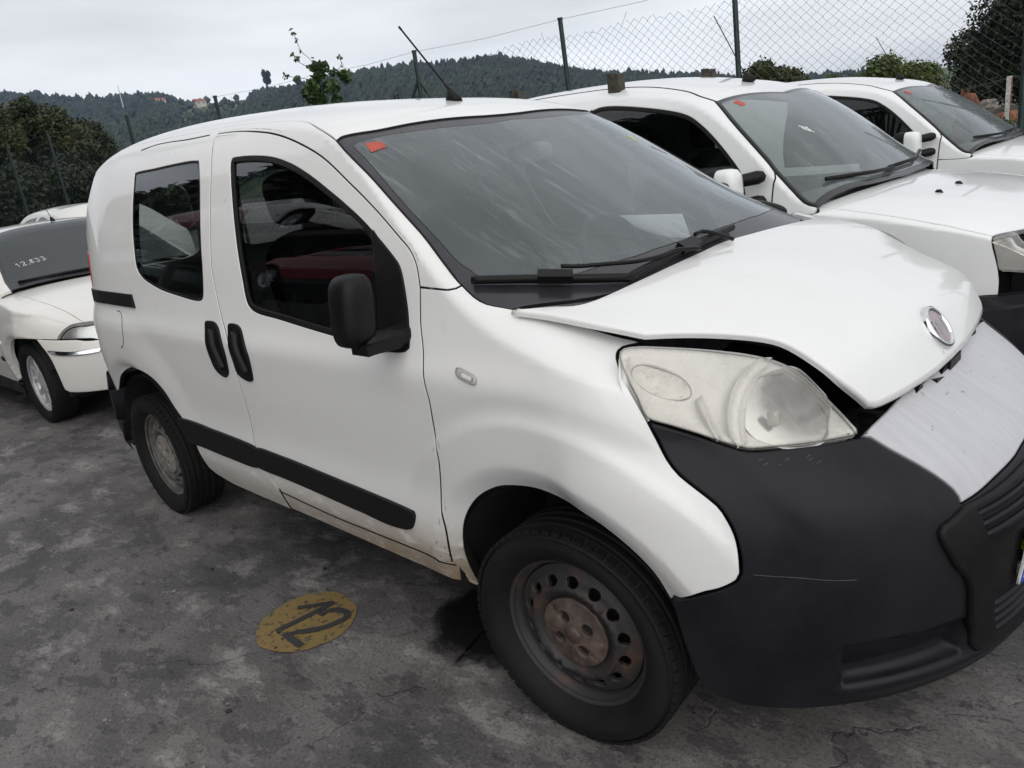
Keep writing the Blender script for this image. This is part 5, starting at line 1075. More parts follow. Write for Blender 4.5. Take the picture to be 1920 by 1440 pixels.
def car_copy(loc, rz, label, colmat=None, scale=None, group=None):
    c = copy_tree(saloon); c.location = loc; c.rotation_euler = (0, 0, rz); c['label'] = label
    if group: c['group'] = group
    if scale: c.scale = scale
    def rec(o):
        for ch in list(o.children):
            rec(ch)
            if ch.name.startswith(('chalk_stroke', 'sticker')): bpy.data.objects.remove(ch); continue
            if colmat and ch.type == 'MESH' and ch.material_slots and ch.material_slots[0].material == M['cream']: ch.material_slots[0].link = 'OBJECT'; ch.material_slots[0].material = colmat
    rec(c); return c
car_copy((-13.2, 1.9, 0), math.radians(183), 'white car of which mainly the roof shows, behind the chalked saloon', None, (1, 1, 1.085))
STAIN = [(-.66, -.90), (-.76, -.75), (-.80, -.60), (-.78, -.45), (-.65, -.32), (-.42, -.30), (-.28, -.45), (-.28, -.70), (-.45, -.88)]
HAZE = .00022
# ---------- painted bay number ----------
def paint_mark(name, col, wear):
    t = NT(name); w = t.world(); n = t.noise(w, 34, 9, .78); n2 = t.noise(t.world((1, 2.2, 1), (0, 0, -.5)), 60, 4, .7); c = t.mix(t.rng(n, .3, .7), col, tuple(k*.72 for k in col))
    c = t.mix(t.math('MULTIPLY', t.rng(n2, .60, .70), .6), c, (.10, .09, .08)); b = t.bsdf(c, .75); tr = t.n('BsdfTransparent')
    m = t.n('MixShader'); t.put(m.inputs[0], t.rng(n, wear-.03, wear+.03)); t.put(m.inputs[1], tr.outputs[0]); t.put(m.inputs[2], b); return t.done(m.outputs[0])
a = np.linspace(0, 2*math.pi, 90, endpoint=False); rj = .173+.003*np.sin(3*a+1)+.0022*np.sin(7*a+.5)+.0012*rng.standard_normal(90)
V = [(-1.10, -.955, .004)]+[(-1.10+r*math.cos(t), -.955+r*math.sin(t), .004) for r, t in zip(rj, a)]
mk = tag(mesh('bay_marking', V, [(0, i+1, (i+1) % 90+1) for i in range(90)], paint_mark('worn_yellow_paint', (.235, .16, .056), .44), smooth=False), 'yellow painted circle numbered 12 on the concrete', 'road marking')
dm = paint_mark('worn_dark_paint', (.030, .031, .033), .36)
def flat_stroke(P, w):
    P = np.array(P, float); t = np.gradient(P, axis=0); t /= np.linalg.norm(t, axis=1)[:, None]; n = np.stack([-t[:, 1], t[:, 0]], 1); w = np.broadcast_to(np.array(w), (len(P),))[:, None]
    A_ = np.c_[P+n*w/2, np.full(len(P), .008)]; B_ = np.c_[P-n*w/2, np.full(len(P), .008)]; m = len(P)
    return list(A_)+list(B_), [(i, i+1, m+i+1, m+i) for i in range(m-1)]
mb = MB(); mb.add(*flat_stroke(crv([(-1.137, -1.056), (-1.120, -.94), (-1.108, -.836)], False, .01), .024)); o = mb.build('digit', dm, mk)
mb = MB(); mb.add(*flat_stroke([(-1.112, -.843), (-1.15, -.885), (-1.196, -.935)], .020)); [setattr(v, 'co', v.co+Vector((0, 0, .0012))) for v in mb.build('digit_flag', dm, mk).data.vertices]
two = crv([(-1.084, -.914), (-1.084, -.885), (-1.057, -.857), (-1.012, -.848), (-.988, -.866), (-.992, -.902), (-1.014, -.958), (-1.095, -1.049)], False, .01)
mb = MB(); mb.add(*flat_stroke(two, np.interp(np.linspace(0, 1, len(two)), [0, .3, .8, 1], [.022, .024, .026, .012]))); mb.build('digit', dm, mk)
mb = MB(); mb.add(*flat_stroke([(-1.097, -1.046), (-1.04, -1.048), (-.983, -1.050)], .025)); [setattr(v, 'co', v.co+Vector((0, 0, .0012))) for v in mb.build('digit_foot', dm, mk).data.vertices]
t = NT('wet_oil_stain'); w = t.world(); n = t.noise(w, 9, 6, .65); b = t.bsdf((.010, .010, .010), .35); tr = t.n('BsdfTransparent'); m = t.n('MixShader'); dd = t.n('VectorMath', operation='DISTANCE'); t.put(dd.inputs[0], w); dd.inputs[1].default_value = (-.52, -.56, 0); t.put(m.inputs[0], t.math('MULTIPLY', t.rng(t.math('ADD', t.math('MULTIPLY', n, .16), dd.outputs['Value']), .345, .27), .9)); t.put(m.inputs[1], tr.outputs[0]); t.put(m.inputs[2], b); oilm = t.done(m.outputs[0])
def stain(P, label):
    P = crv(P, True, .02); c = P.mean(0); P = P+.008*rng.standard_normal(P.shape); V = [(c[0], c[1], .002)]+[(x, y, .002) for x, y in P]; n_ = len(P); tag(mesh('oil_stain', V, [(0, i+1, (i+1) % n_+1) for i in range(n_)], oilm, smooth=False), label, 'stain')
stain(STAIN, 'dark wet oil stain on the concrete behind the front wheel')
# small litter on the concrete
def pebble(x, y, r, mat, name, label, cat, grp):
    b = rng.normal(0, .18, 12); V = []
    for i, (ph, th) in enumerate([(0, 0)]+[(.9, k*1.26) for k in range(5)]+[(2.0, k*1.26+.6) for k in range(5)]+[(3.14, 0)]): q = r*(1+b[i]); V.append((q*math.sin(ph)*math.cos(th)*1.3, q*math.sin(ph)*math.sin(th), r*.55*math.cos(ph)))
    F = [(0, 1+k, 1+(k+1) % 5) for k in range(5)]+[(1+k, 6+k, 1+(k+1) % 5) for k in range(5)]+[(1+(k+1) % 5, 6+k, 6+(k+1) % 5) for k in range(5)]+[(6+k, 11, 6+(k+1) % 5) for k in range(5)]
    return tag(mesh(name, V, F, mat, smooth=False, loc=(x, y, r*.4), rot=(0, 0, rng.uniform(0, 6))), label, cat, grp)
M['stone'] = plain('grey_stone', (.20, .19, .18), .9, 0, .3, 40); M['darkbit'] = plain('dark_rubber_bit', (.02, .02, .02), .8)
for x, y in [(-2.35, -1.22), (-1.55, -1.55), (-2.1, -1.9), (-1.2, -1.6), (-2.75, -1.35), (-.75, -1.5), (-1.75, -1.15), (-2.6, -1.75), (-.35, -1.55), (.05, -1.45)]:
    pebble(x, y, rng.uniform(.006, .013), M['stone'], 'pebble', 'tiny grey stone lying loose on the concrete beside the van', 'stone', 'loose stones on the concrete')
for x, y in [(-1.78, -.98), (-2.0, -1.45), (-1.35, -.72), (-.9, -1.35)]:
    pebble(x, y, rng.uniform(.006, .011), M['darkbit'], 'rubber_scrap', 'small black scrap of rubber lying on the concrete beside the van', 'scrap', 'black scraps on the concrete')
# ---------- leaves, trees, plants ----------
def leaf_mat(name, a, b, c, scale=.9):
    t = NT(name); w = t.world(); n = t.noise(w, scale, 3, .6); n2 = t.noise(w, scale*9, 2, .6); col = t.mix(t.rng(n, .35, .65), a, b); col = t.mix(t.math('MULTIPLY', t.rng(n2, .5, .75), .7), col, c)
    d = t.bsdf(col, .55); tr = t.n('BsdfTranslucent'); t.put(tr.inputs[0], col); m = t.n('MixShader'); m.inputs[0].default_value = .25; t.put(m.inputs[1], d); t.put(m.inputs[2], tr.outputs[0]); return t.done(m.outputs[0])
M['leafdark'] = leaf_mat('dark_oak_leaves', (.014, .020, .010), (.030, .042, .016), (.055, .05, .02))
M['leafmid'] = leaf_mat('olive_leaves', (.022, .036, .012), (.070, .082, .024), (.11, .10, .032), .35)
M['leafbush'] = leaf_mat('yellow_green_leaves', (.03, .055, .012), (.10, .14, .03), (.17, .15, .04), 2.5)
M['leafvine'] = leaf_mat('vine_leaves', (.03, .06, .014), (.07, .13, .03), (.14, .17, .06), 3)
M['bark'] = plain('bark', (.055, .045, .035), .9, 0, .35, 14, .4)
def leaves(blobs, n, size, flat=.35):
    """leaf quads spread through ellipsoid clumps, denser towards the skin"""
    w = np.array([b[3]*b[4]*b[5] for b in blobs])**.67; k = rng.choice(len(blobs), n, p=w/w.sum()); B = np.array(blobs)[k]
    d = rng.standard_normal((n, 3)); d /= np.linalg.norm(d, axis=1)[:, None]; r = rng.uniform(.25, 1, n)**.55*(1+.16*rng.standard_normal(n))
    P = B[:, :3]+d*r[:, None]*B[:, 3:6]
    nrm = d*.6+rng.standard_normal((n, 3))*.7+np.array([0, 0, flat]); nrm /= np.linalg.norm(nrm, axis=1)[:, None]
    u = np.cross(nrm, rng.standard_normal((n, 3))); u /= np.linalg.norm(u, axis=1)[:, None]; v = np.cross(nrm, u); s = size*rng.uniform(.55, 1.25, n)[:, None]
    V = np.stack([P-u*s*.5, P+v*s*.32+nrm*s*.08, P+u*s*.6, P-v*s*.32+nrm*s*.08], 1).reshape(-1, 3)
    me = bpy.data.meshes.new('foliage'); me.vertices.add(4*n); me.vertices.foreach_set('co', V.ravel()); me.loops.add(4*n); me.loops.foreach_set('vertex_index', np.arange(4*n)); me.polygons.add(n); me.polygons.foreach_set('loop_start', np.arange(0, 4*n, 4)); me.polygons.foreach_set('loop_total', np.full(n, 4)); me.update(); me.validate(); return me
def tree(name, label, cat, base, blobs, n, size, mat, trunk=.18, grp=None, limb=True):
    t = thing(name, label, cat, base, 0, grp); b0 = np.array(base); me = leaves([(b[0]-b0[0], b[1]-b0[1], b[2]-b0[2])+tuple(b[3:]) for b in blobs], n, size); me.materials.append(mat); link('crown', me, t)
    mb = MB(); top = np.mean([b[:3] for b in blobs], axis=0)-b0; mb.tube([(0, 0, -.2), top*.35+[0, 0, top[2]*.1], top*.75], [trunk, trunk*.75, trunk*.4], 8); mb.build('trunk', M['bark'], t, True)
    if limb:
        for b in blobs: c = np.array(b[:3])-b0; mb = MB(); mb.tube([top*.35, (top*.4+c)*.55+[0, 0, .1], c+[0, 0, b[5]*.3]], [trunk*.45, trunk*.3, trunk*.08], 6); mb.build('limb', M['bark'], t, True)
    return t
def clumps(c, R, n, k=.45):
    o = []
    for i in range(n):
        d = rng.standard_normal(3); d /= np.linalg.norm(d); q = np.array(c)+d*np.array(R)*rng.uniform(.35, .8); s = k*rng.uniform(.7, 1.2); o.append(tuple(q)+(R[0]*s, R[1]*s, R[2]*s))
    return o
tree('oak_tree', 'tall dark broadleaf tree beyond the wire fence behind the tall vans', 'tree', (-1.7, 17.5, -.3), clumps((-1.6, 17.2, 2.9), (1.9, 1.7, 1.9), 16)+clumps((-3.25, 16.8, 2.0), (.85, .9, .75), 6, .55)+clumps((-2.6, 17, 1.2), (1.3, 1.2, .8), 6), 75000, .085, M['leafdark'], .22)
tree('oak_tree', 'dark broadleaf tree crown standing past the rusty scrap heap', 'tree', (1.6, 16.0, -.3), clumps((1.2, 16, 2.6), (1.9, 1.6, 2.0), 12), 40000, .085, M['leafdark'], .2)
tree('round_bush', 'rounded dark green bush with a yellow-green side behind the wire fence', 'bush', (-4.2, 9.6, -.2), clumps((-4.33, 9.6, 1.86), (.36, .4, .40), 7, .5)+clumps((-3.95, 9.5, 1.80), (.25, .3, .26), 4, .5), 16000, .05, M['leafmid'], .05)
tree('broad_bush', 'broad yellow-green bush behind the wire fence beside the dark tree', 'bush', (-2.6, 9.6, -.2), clumps((-2.80, 9.6, 1.74), (.46, .4, .36), 8, .5)+clumps((-2.30, 9.6, 1.62), (.38, .4, .30), 6, .5)+clumps((-3.45, 9.6, 1.70), (.22, .3, .24), 3, .5), 22000, .05, M['leafbush'], .05)
tree('low_bush', 'low leafy bush growing among the scrap behind the fence', 'bush', (-1.0, 8.7, -.1), clumps((-.95, 8.7, .75), (.45, .4, .38), 7, .5), 4200, .07, M['leafbush'], .04)
for lb, base, bl, n, mt in (
    ('tall olive-green tree with a dark rounded top behind the green fence posts', (-34, 8.3, -1), clumps((-34, 8.3, 4.35), (2.2, 1.5, 1.3), 12), 15000, 'leafmid'),
    ('dark green tree with a sloping crown behind the green fence', (-33, 10.0, -1), clumps((-33, 9.7, 3.3), (2.2, 1.4, 1.3), 12)+clumps((-33, 10.6, 2.3), (1.6, .8, .9), 6), 16000, 'leafmid'),
    ('yellowish olive tree standing behind the parked saloon', (-32, 6.2, -1), clumps((-32, 6.0, 4.0), (2.2, 1.4, 1.3), 10), 14000, 'leafmid'),
    ('dense low tree filling the gap behind the saloon roof', (-30, 8.0, -1), clumps((-30, 8.0, 1.8), (2.0, 2.4, 1.5), 12)+clumps((-30, 5.2, 1.9), (2.0, 2.0, 1.6), 9), 22000, 'leafdark'),
    ('low dark tree behind the small van where its roof falls away', (-30, 11.6, -1), clumps((-30, 11.6, .9), (1.8, 1.7, 1.1), 9), 11000, 'leafdark'),
    ('leafy tree to the side of the fence beyond the saloon', (-30, 1.8, -1), clumps((-30, 1.8, 2.6), (2.0, 2.4, 2.0), 12), 15000, 'leafmid')):
    tree('broadleaf_tree', lb, 'tree', base, bl, int(n*2.2), .15, M[mt], .2)
# climbing plant on a fence post
tree('climbing_plant', 'leafy climbing plant smothering a fence post behind the van roof', 'plant', (-10, 5.57, 0), clumps((-10, 5.55, 2.72), (.25, .46, .34), 12, .30)+clumps((-10, 5.60, 3.05), (.14, .18, .14), 3, .5)+clumps((-10, 5.98, 2.98), (.15, .2, .14), 4, .4)+clumps((-10, 5.5, 2.0), (.3, .4, .5), 6), 3400, .11, M['leafvine'], .02, limb=False)
vine = bpy.data.objects['climbing_plant']
for P in ([(0, 0, 2.95), (0, -.10, 3.2), (0, -.24, 3.33), (0, -.30, 3.5), (0, -.33, 3.62)], [(0, -.05, 3.0), (0, -.22, 3.12), (0, -.36, 3.2), (0, -.40, 3.30)], [(0, .15, 2.9), (0, .36, 3.05), (0, .47, 3.12), (0, .46, 3.24)], [(0, -.1, 2.9), (0, -.4, 2.95), (0, -.62, 2.98)]):
    mb = MB(); mb.tube(crv(np.array(P)[:, 1:], False, .04).tolist() and [(0, a_, b_) for a_, b_ in crv(np.array(P)[:, 1:], False, .04)], .0045, 5); mb.build('tendril', M['bark'], vine)
    me = leaves([(0, p[1], p[2], .05, .05, .05) for p in P[1:]], 16, .075); me.materials.append(M['leafvine']); link('tendril_leaves', me, vine)
tree('small_shrub', 'dark twiggy shrub at the foot of the braced fence post', 'bush', (-9.2, 6.3, 0), clumps((-9.2, 6.35, 2.30), (.22, .26, .24), 6, .5), 1800, .06, M['leafdark'], .03)
# ---------- wire fence ----------
M['greenpost'] = plain('green_coated_steel', (.012, .030, .026), .45, 0, .3, 12); M['wire'] = plain('grey_green_wire', (.055, .065, .062), .5, .3, .2)
fence = thing('wire_fence', 'green chain-link fence with sagging mesh behind the parked vans', 'fence')
PO = [(-24.5, 2.6), (-22, 2.98), (-19.5, 3.35), (-17.4, 3.62), (-14.8, 4.3), (-12.4, 4.95), (-10, 5.57), (-8.1, 6.0), (-5.7, 6.5), (-3.5, 7.0), (-.72, 7.75), (1.8, 8.4), (4.5, 9.1)]
TOP = [3.0]*8+[2.98, 3.02, 3.0, 3.0, 3.0]; LEAN = {8: (.03, .10), 9: (.03, .06)}
for i, ((x, y), z) in enumerate(zip(PO, TOP)):
    lx, ly = LEAN.get(i, (0, 0)); mb = MB(); mb.tube([(x+lx*.9, y+ly*.9, -.1), (x, y, z)], .032, 10); mb.tube([(x, y, z-.005), (x, y, z+.02)], .038, 10); mb.build('post', M['greenpost'], fence, auto=40)
x, y = PO[7]
for dx, dy in ((-.75, -.35), (.62, .45)): mb = MB(); mb.tube([(x, y, 2.62), (x+dx, y+dy, 1.2), (x+dx*1.4, y+dy*1.4, 0)], .024, 8); mb.build('brace', M['greenpost'], fence)
mb = MB(); L_ = [(a, b, z) for (a, b), z in zip(PO, TOP)]
for i in range(len(L_)-1): mb.tube([L_[i], np.array(L_[i])*.5+np.array(L_[i+1])*.5-[0, 0, .03], L_[i+1]], .0022, 4); 
o = mb.build('strand_wire', M['wire'], fence); o['kind'] = 'stuff'
def chain_link(i0, i1, cell=.056, h0=.35, r=.0026):
    """each wire zigzags down the fence, hooked into its neighbours"""
    seg = [np.array(PO[i]) for i in range(i0, i1+1)]; d = np.r_[0, np.cumsum([np.hypot(*(seg[k+1]-seg[k])) for k in range(len(seg)-1)])]; zs = [TOP[i] for i in range(i0, i1+1)]
    drop = {7: .30, 8: .12, 9: .26, 10: .40, 11: .35, 12: .2}; dr = [drop.get(i, .10) for i in range(i0, i1+1)]
    V = []; F = []; n = int(d[-1]/cell); dz_ = cell*1.02; rows = int((3.0-h0)/dz_)
    def P(s, z):
        s = np.clip(s, 0, d[-1]); x = np.interp(s, d, [p[0] for p in seg]); y = np.interp(s, d, [p[1] for p in seg]); t = np.interp(s, d, zs)-np.interp(s, d, dr)+.035*np.sin(s*1.7)+.02*np.sin(s*4.1)
        f = (z-h0)/(3.0-h0); bow = .10*np.sin(np.pi*np.clip((s-d[-3 if len(d) > 3 else 0])/3., 0, 1))*f
        return np.stack([x+bow*0, y-bow, h0+f*(t-h0)], -1)
    for k in range(n):
        j = np.arange(rows+1); s = cell*(k+.5+np.where((j+k) % 2 == 0, -.51, .51)); z = h0+j*dz_; z = np.minimum(z, 3.0+.03*rng.standard_normal()); p = P(s+.004*rng.standard_normal(rows+1), z)
        if k % 7 == 3: p[-1] += rng.normal(0, .05, 3)*[1, .3, 1]
        t = np.gradient(p, axis=0); t /= np.linalg.norm(t, axis=1)[:, None]+1e-9; u = np.cross(t, [.2, -1, 0.]); u /= np.linalg.norm(u, axis=1)[:, None]+1e-9; w = np.cross(t, u); b = len(V)
        for a_ in range(3): an = 2*math.pi*a_/3; V += list(p+r*(math.cos(an)*u+math.sin(an)*w))
        m = rows+1
        for a_ in range(3):
            q = (a_+1) % 3
            F += [(b+a_*m+i, b+a_*m+i+1, b+q*m+i+1, b+q*m+i) for i in range(m-1)]
    return V, F
V, F = chain_link(7, 12); o = mesh('chain_link_mesh', V, F, M['wire'], fence, smooth=False); o['kind'] = 'stuff'
V, F = chain_link(0, 7, .075, .35, .0026); o = mesh('chain_link_mesh', V, F, M['greenpost'], fence, smooth=False); o['kind'] = 'stuff'
# scrap and rusty odds and ends beyond the fence
def rust_mat():
    t = NT('rusty_scrap'); p = t.pos(); n = t.noise(p, 6, 6, .7); c = t.mix(t.rng(n, .35, .65), (.16, .05, .025), (.30, .13, .07)); return t.done(t.bsdf(t.mix(t.rng(t.noise(p, 25, 4), .5, .7), c, (.05, .03, .02)), .85, 0, t.bump(n, .6, .03)))
M['rust'] = rust_mat()
def crumple(name, label, cat, loc, size, mat, n=7, rot=0):
    rings = []
    for i in range(n): f = math.sin(math.pi*(i+.4)/(n-.2))**.5; p = sellipse(size[0]/2*f, size[1]/2*f, 3, 12); p = p*(1+.22*rng.standard_normal((12, 1))); rings.append(np.c_[p, np.full(12, size[2]*i/(n-1))+.05*rng.standard_normal(12)*size[2]])
    V, F = loft(rings); return tag(mesh(name, V, F, mat, smooth=False, loc=loc, rot=(0, 0, rot)), label, cat)
crumple('rusty_boiler', 'upright rusty metal shell leaning in the scrap heap behind the fence', 'scrap', (-1.75, 10, .2), (.28, .3, 1.15), M['rust'])
crumple('rusty_axle_heap', 'crumpled heap of orange-brown rusted metal behind the fence', 'scrap', (-1.35, 10.2, .25), (.75, .6, .80), M['rust'])
crumple('rusty_plate_heap', 'flat pile of pale rusted sheet metal low behind the fence', 'scrap', (-1.20, 9.6, .1), (.80, .5, .75), M['rust'], rot=.5)
crumple('grey_hood_panel', 'bent grey-green car panel resting on the rusty heap', 'scrap', (-1.52, 9.95, 1.05), (.26, .10, .22), M['capgrey'])
tg = thing('white_post', 'thin white-painted post with rust streaks standing in the scrap behind the fence', 'post', (-1.14, 9.2, 0)); mb = MB(); mb.box((0, 0, .76), (.05, .05, 1.52)); mb.build('shaft', plain('flaking_white_paint', (.55, .53, .50), .7, 0, .3, 18), tg); mb = MB(); mb.box((.028, 0, 1.2), (.006, .045, .6)); mb.build('rust_streak', M['rust'], tg)
mb = MB(); mb.tube([(-2.6, 9.2, 1.28), (-1.14, 9.2, 1.50), (.6, 9.3, 1.45)], .004, 4); tag(mb.build('slack_wire', M['wire']), 'slack wire running to the white rusty post behind the fence', 'wire')
dk = crumple('dark_hedge_bank', 'dark earth bank under the scrap behind the fence', 'bank', (.2, 11.2, -.2), (7, 2.2, 1.15), M['leafdark'])
# ---------- country beyond: terrain, hills, woods, houses ----------
def hill_mat():
    t = NT('hill_grass'); w = t.world(); n = t.noise(w, .02, 5, .6); n2 = t.noise(w, .12, 4, .6); c = t.mix(t.rng(n, .4, .6), (.030, .045, .018), (.075, .105, .035)); c = t.mix(t.math('MULTIPLY', t.rng(n2, .5, .7), .5), c, (.02, .03, .014)); return t.done(t.bsdf(c, .95))
M['hill'] = hill_mat()
def ring_sheet(name, az0, az1, na, dist_, hf):
    A_ = np.radians(np.linspace(az0, az1, na)); V = []; F = []; m = len(dist_)
    for a_ in A_:
        for d_ in dist_: V.append((CX+d_*math.cos(a_), CY+d_*math.sin(a_), hf(math.degrees(a_), d_)))
    for i in range(na-1):
        for k in range(m-1): F.append((i*m+k, i*m+k+1, (i+1)*m+k+1, (i+1)*m+k))
    o = mesh(name, V, F, M['hill']); bmfix(o.data); o['kind'] = 'structure'; return o
CX, CY = 1.115, -1.985
ring_sheet('terrain', 0, 360, 121, [60, 90, 140, 200, 300, 450, 600, 750, 850, 950], lambda a_, d_: -.3-14*float(sstep(60, 300, d_))+20*float(sstep(500, 950, d_)))
RA = [(60, -12), (100, -10), (110, -6), (118, 4), (126, 22), (134, 48), (142.29, 64), (147.37, 73.6), (150.24, 72.2), (151.99, 72.0), (153.71, 71.6), (155.05, 71.7), (156.28, 76.3), (158.83, 77.0), (160.36, 78.0), (162.11, 80.9), (163.47, 85.4), (165.16, 85.6), (175, 84), (200, 80), (240, 70)]
RB = [(70, 6), (95, 10), (106, 14), (116.59, 22.1), (120.08, 28.7), (123.66, 35.4), (127.32, 41.4), (128.77, 45.8), (130.96, 52.1), (133.89, 58.9), (135.77, 59.2), (137.27, 59.9), (139.51, 60.9), (142.12, 61.1), (144.37, 59.5), (147.29, 57.0), (149.5, 52), (152, 42), (155, 25), (159, 8), (164, -8), (170, -15)]
ra = spline(*zip(*RA)); rb = spline(*zip(*RB))
def hA(a_, d_): return -14+(float(ra(a_))+14)*max(0., (d_-230)/520)+2.0*math.sin(a_*2.1+d_*.02)*float(sstep(230, 400, d_)-sstep(560, 700, d_)) if d_ <= 750 else float(ra(a_))-(d_-750)*.08
def hB(a_, d_): return -14+(float(rb(a_))+14)*max(0., (d_-200)/360) if d_ <= 560 else float(rb(a_))-(d_-560)*.25
ring_sheet('far_hill', 62, 238, 200, list(np.linspace(225, 750, 30))+[790, 850, 930], hA)
ring_sheet('near_hill', 72, 168, 140, list(np.linspace(200, 560, 26))+[590, 640, 800], hB)
M['pine'] = leaf_mat('conifer_green', (.010, .022, .012), (.026, .046, .020), (.05, .068, .026), .025)
M['decid'] = leaf_mat('hill_broadleaf', (.020, .034, .014), (.045, .060, .022), (.06, .07, .03), .05)
def wood(name, label, n, az, dd, hf, keep, hts, mat, cone=True):
    V = []; F = []
    for _ in range(n):
        a_ = rng.uniform(*az); d_ = math.sqrt(rng.uniform(dd[0]**2, dd[1]**2))
        if not keep(a_, d_): continue
        h = rng.uniform(*hts)*(1+.25*(rng.random() < .1)); c = np.array([CX+d_*math.cos(math.radians(a_)), CY+d_*math.sin(math.radians(a_)), hf(a_, d_)-.5]); w = h*rng.uniform(.20, .30) if cone else h*rng.uniform(.38, .55); b = len(V); ph = rng.uniform(0, 6); k = 6
        cone_ = cone and rng.random() < .6; w = w if cone_ or not cone else w*1.5
        lv = ((.12, 1.0), (.42, .75), (.45, .95), (.75, .42), (.78, .55), (1.0, .03)) if cone_ else ((.10, .55), (.35, 1.0), (.60, .95), (.85, .6), (1.0, .1))
        for z, s in lv:
            for j in range(k): t = ph+2*math.pi*j/k; q = w*s*rng.uniform(.65, 1.3); V.append((c[0]+q*math.cos(t), c[1]+q*math.sin(t), c[2]+h*z+h*.05*rng.standard_normal()))
        for r_ in range(len(lv)-1):
            for j in range(k): F.append((b+r_*k+j, b+r_*k+(j+1) % k, b+(r_+1)*k+(j+1) % k, b+(r_+1)*k+j))
    o = mesh(name, V, F, mat, smooth=False); o['kind'] = 'stuff'; o['label'] = label; o['category'] = 'wood'; return o
meadow = lambda a_, d_: 150.6 < a_ < 155.3 and d_ > 600-(a_-150.6)*10
wood('far_wood', 'conifer plantation covering the far hill and its ridge', 8000, (136, 172), (330, 752), hA, lambda a_, d_: not meadow(a_, d_), (5.5, 8.5), M['pine'])
wood('far_ridge_wood', 'row of taller conifers along the far ridge', 600, (155.3, 172), (715, 752), hA, lambda a_, d_: True, (6.5, 10), M['pine'])
wood('near_wood', 'dense conifer wood covering the nearer hill', 9500, (108, 156), (300, 562), hB, lambda a_, d_: True, (3.8, 6.2), M['pine'])
wood('hedge_wood', 'scattered broadleaf trees along the far meadow', 260, (150.5, 157), (600, 750), hA, lambda a_, d_: rng.random() < (.25 if meadow(a_, d_) else .7), (4, 7), M['decid'], False)
M['wallw'] = plain('pale_render', (.55, .50, .44), .9); M['roofr'] = plain('terracotta_roof', (.30, .10, .055), .85, 0, .25, 3); M['pane'] = plain('dark_window', (.03, .035, .04), .2)
def house(az, d_, z, w, dp, h, label):
    a_ = math.radians(az); t = thing('house', label, 'house', (CX+d_*math.cos(a_), CY+d_*math.sin(a_), z), a_+.5); mb = MB(); mb.box((0, 0, h/2-2), (dp, w, h+4)); mb.build('wall', M['wallw'], t)
    rh = w*.22; V = [(-dp*.56, -w*.56, h), (dp*.56, -w*.56, h), (dp*.56, w*.56, h), (-dp*.56, w*.56, h), (0, -w*.56, h+rh), (0, w*.56, h+rh)]; mesh('roof', V, [(0, 4, 5, 3), (1, 2, 5, 4), (0, 1, 4), (2, 3, 5), (0, 3, 2, 1)], M['roofr'], t, smooth=False)
    for y in (-w*.25, w*.25):
        mb = MB(); mb.box((-dp/2-.03, y, h*.55), (.1, 1.0, 1.2)); mb.build('window', M['pane'], t)
    mb = MB(); mb.box((dp*.2, w*.2, h+rh*.8), (.6, .6, 1.4)); mb.build('chimney', M['wallw'], t)
house(156.3, 690, hA(156.3, 690)+3.5, 7.5, 6, 3.0, 'house with an orange tiled roof among the ridge trees')
house(153.9, 728, hA(153.9, 728)+1, 9, 7, 3.6, 'pale farmhouse at the top of the green meadow')
tree('eucalyptus', 'lone tall thin-crowned tree on the skyline beside the meadow', 'tree', (-480, 281.5, 52), clumps((-480, 283.5, 67), (3.6, 3.0, 5), 9, .38), 2600, 1.1, M['decid'], .4)
tree('ridge_tree', 'smaller rounded tree on the skyline next to the tall thin one', 'tree', (-455, 291, 52), clumps((-455, 291, 60.5), (3.0, 2.6, 3), 6, .45), 1600, 1.0, M['decid'], .3)
mb = MB(); pz = hA(158.5, 640); pp = np.array([CX+640*math.cos(math.radians(158.5)), CY+640*math.sin(math.radians(158.5)), pz]); mb.tube([pp, pp+[0, 0, 22]], [.5, .25], 6); tag(mb.build('power_pylon', M['alloy']), 'thin pale mast standing on the wooded far hill', 'mast')
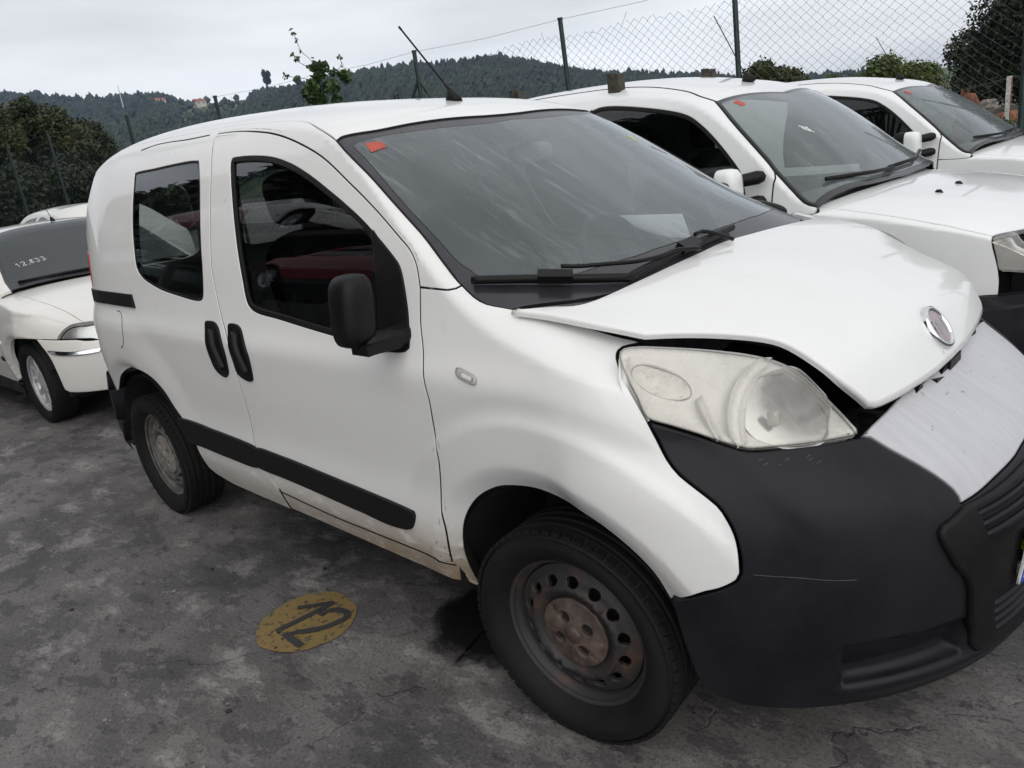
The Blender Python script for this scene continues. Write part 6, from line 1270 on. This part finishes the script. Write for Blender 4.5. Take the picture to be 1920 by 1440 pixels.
# ---------- scrapyard rows across the lane (seen mirrored in the side windows) ----------
M['redpaint'] = paint('red_car_paint', (.30, .012, .016)); M['greypaint'] = paint('grey_green_car_paint', (.10, .14, .14)); M['bluepaint'] = paint('blue_car_paint', (.03, .07, .16)); M['rackm'] = plain('rack_steel', (.06, .055, .05), .6, .4, .3, 12)
TIER = {.15: 'lowest', 1.85: 'middle', 3.5: 'top'}
for x, z, rz, cm, nm in ((-7.0, .15, 0., 'redpaint', 'red'), (-11.6, .15, math.pi, None, 'white'), (-16.2, .15, 0., 'bluepaint', 'blue'), (-7.6, 1.85, math.pi, 'redpaint', 'red'), (-12.2, 1.85, 0., 'greypaint', 'grey-green'), (-16.6, 1.85, math.pi, 'bluepaint', 'blue'), (-8.2, 3.5, 0., None, 'white'), (-12.6, 3.5, math.pi, 'redpaint', 'red'), (-17.0, 3.5, 0., 'greypaint', 'grey-green')):
    y = -4.9; lb = '%s car on the %s tier of the scrap rack' % (nm, TIER[z])
    car_copy((x, y, z), rz, lb, M[cm] if cm else None, None, 'scrapped cars on the rack')
rk = thing('scrap_rack', 'tall steel rack carrying tiers of scrapped cars across the lane', 'rack', (0, 0, 0))
for x in (-19.8, -14.6, -10.0, -5.0):
    for y in (-6.0, -3.9): mb = MB(); mb.box((x, y, 2.6), (.12, .12, 5.2)); mb.build('upright', M['rackm'], rk)
for z in (.08, 1.78, 3.43):
    for y in (-5.6, -4.2): mb = MB(); mb.box((-12.4, y, z), (15.0, .10, .12)); mb.build('beam', M['rackm'], rk)
for i, x in enumerate((-33, -29, -25, -21, -17, -13, -9, -5)): tree('roadside_tree', 'dark broadleaf tree in the row behind the scrap rack', 'tree', (x, -10.0+(i % 2)*1.2, 0), clumps((x, -10.0+(i % 2), 6.5), (2.9, 2.2, 6.6), 26, .5), 22000, .62, M['leafdark'], .2, 'trees behind the scrap rack')

# ---------- damp hill air ----------
hz = NT('valley_haze'); pv = hz.n('VolumePrincipled'); pv.inputs['Color'].default_value = (.46, .63, 1.0, 1); pv.inputs['Density'].default_value = HAZE; pv.inputs['Anisotropy'].default_value = .2
hz.put(hz.out.inputs['Volume'], pv.outputs[0]); mb = MB(); mb.box((0, 0, 60), (2000, 2000, 162)); hb = mb.build('haze', hz.m); hb['kind'] = 'stuff'
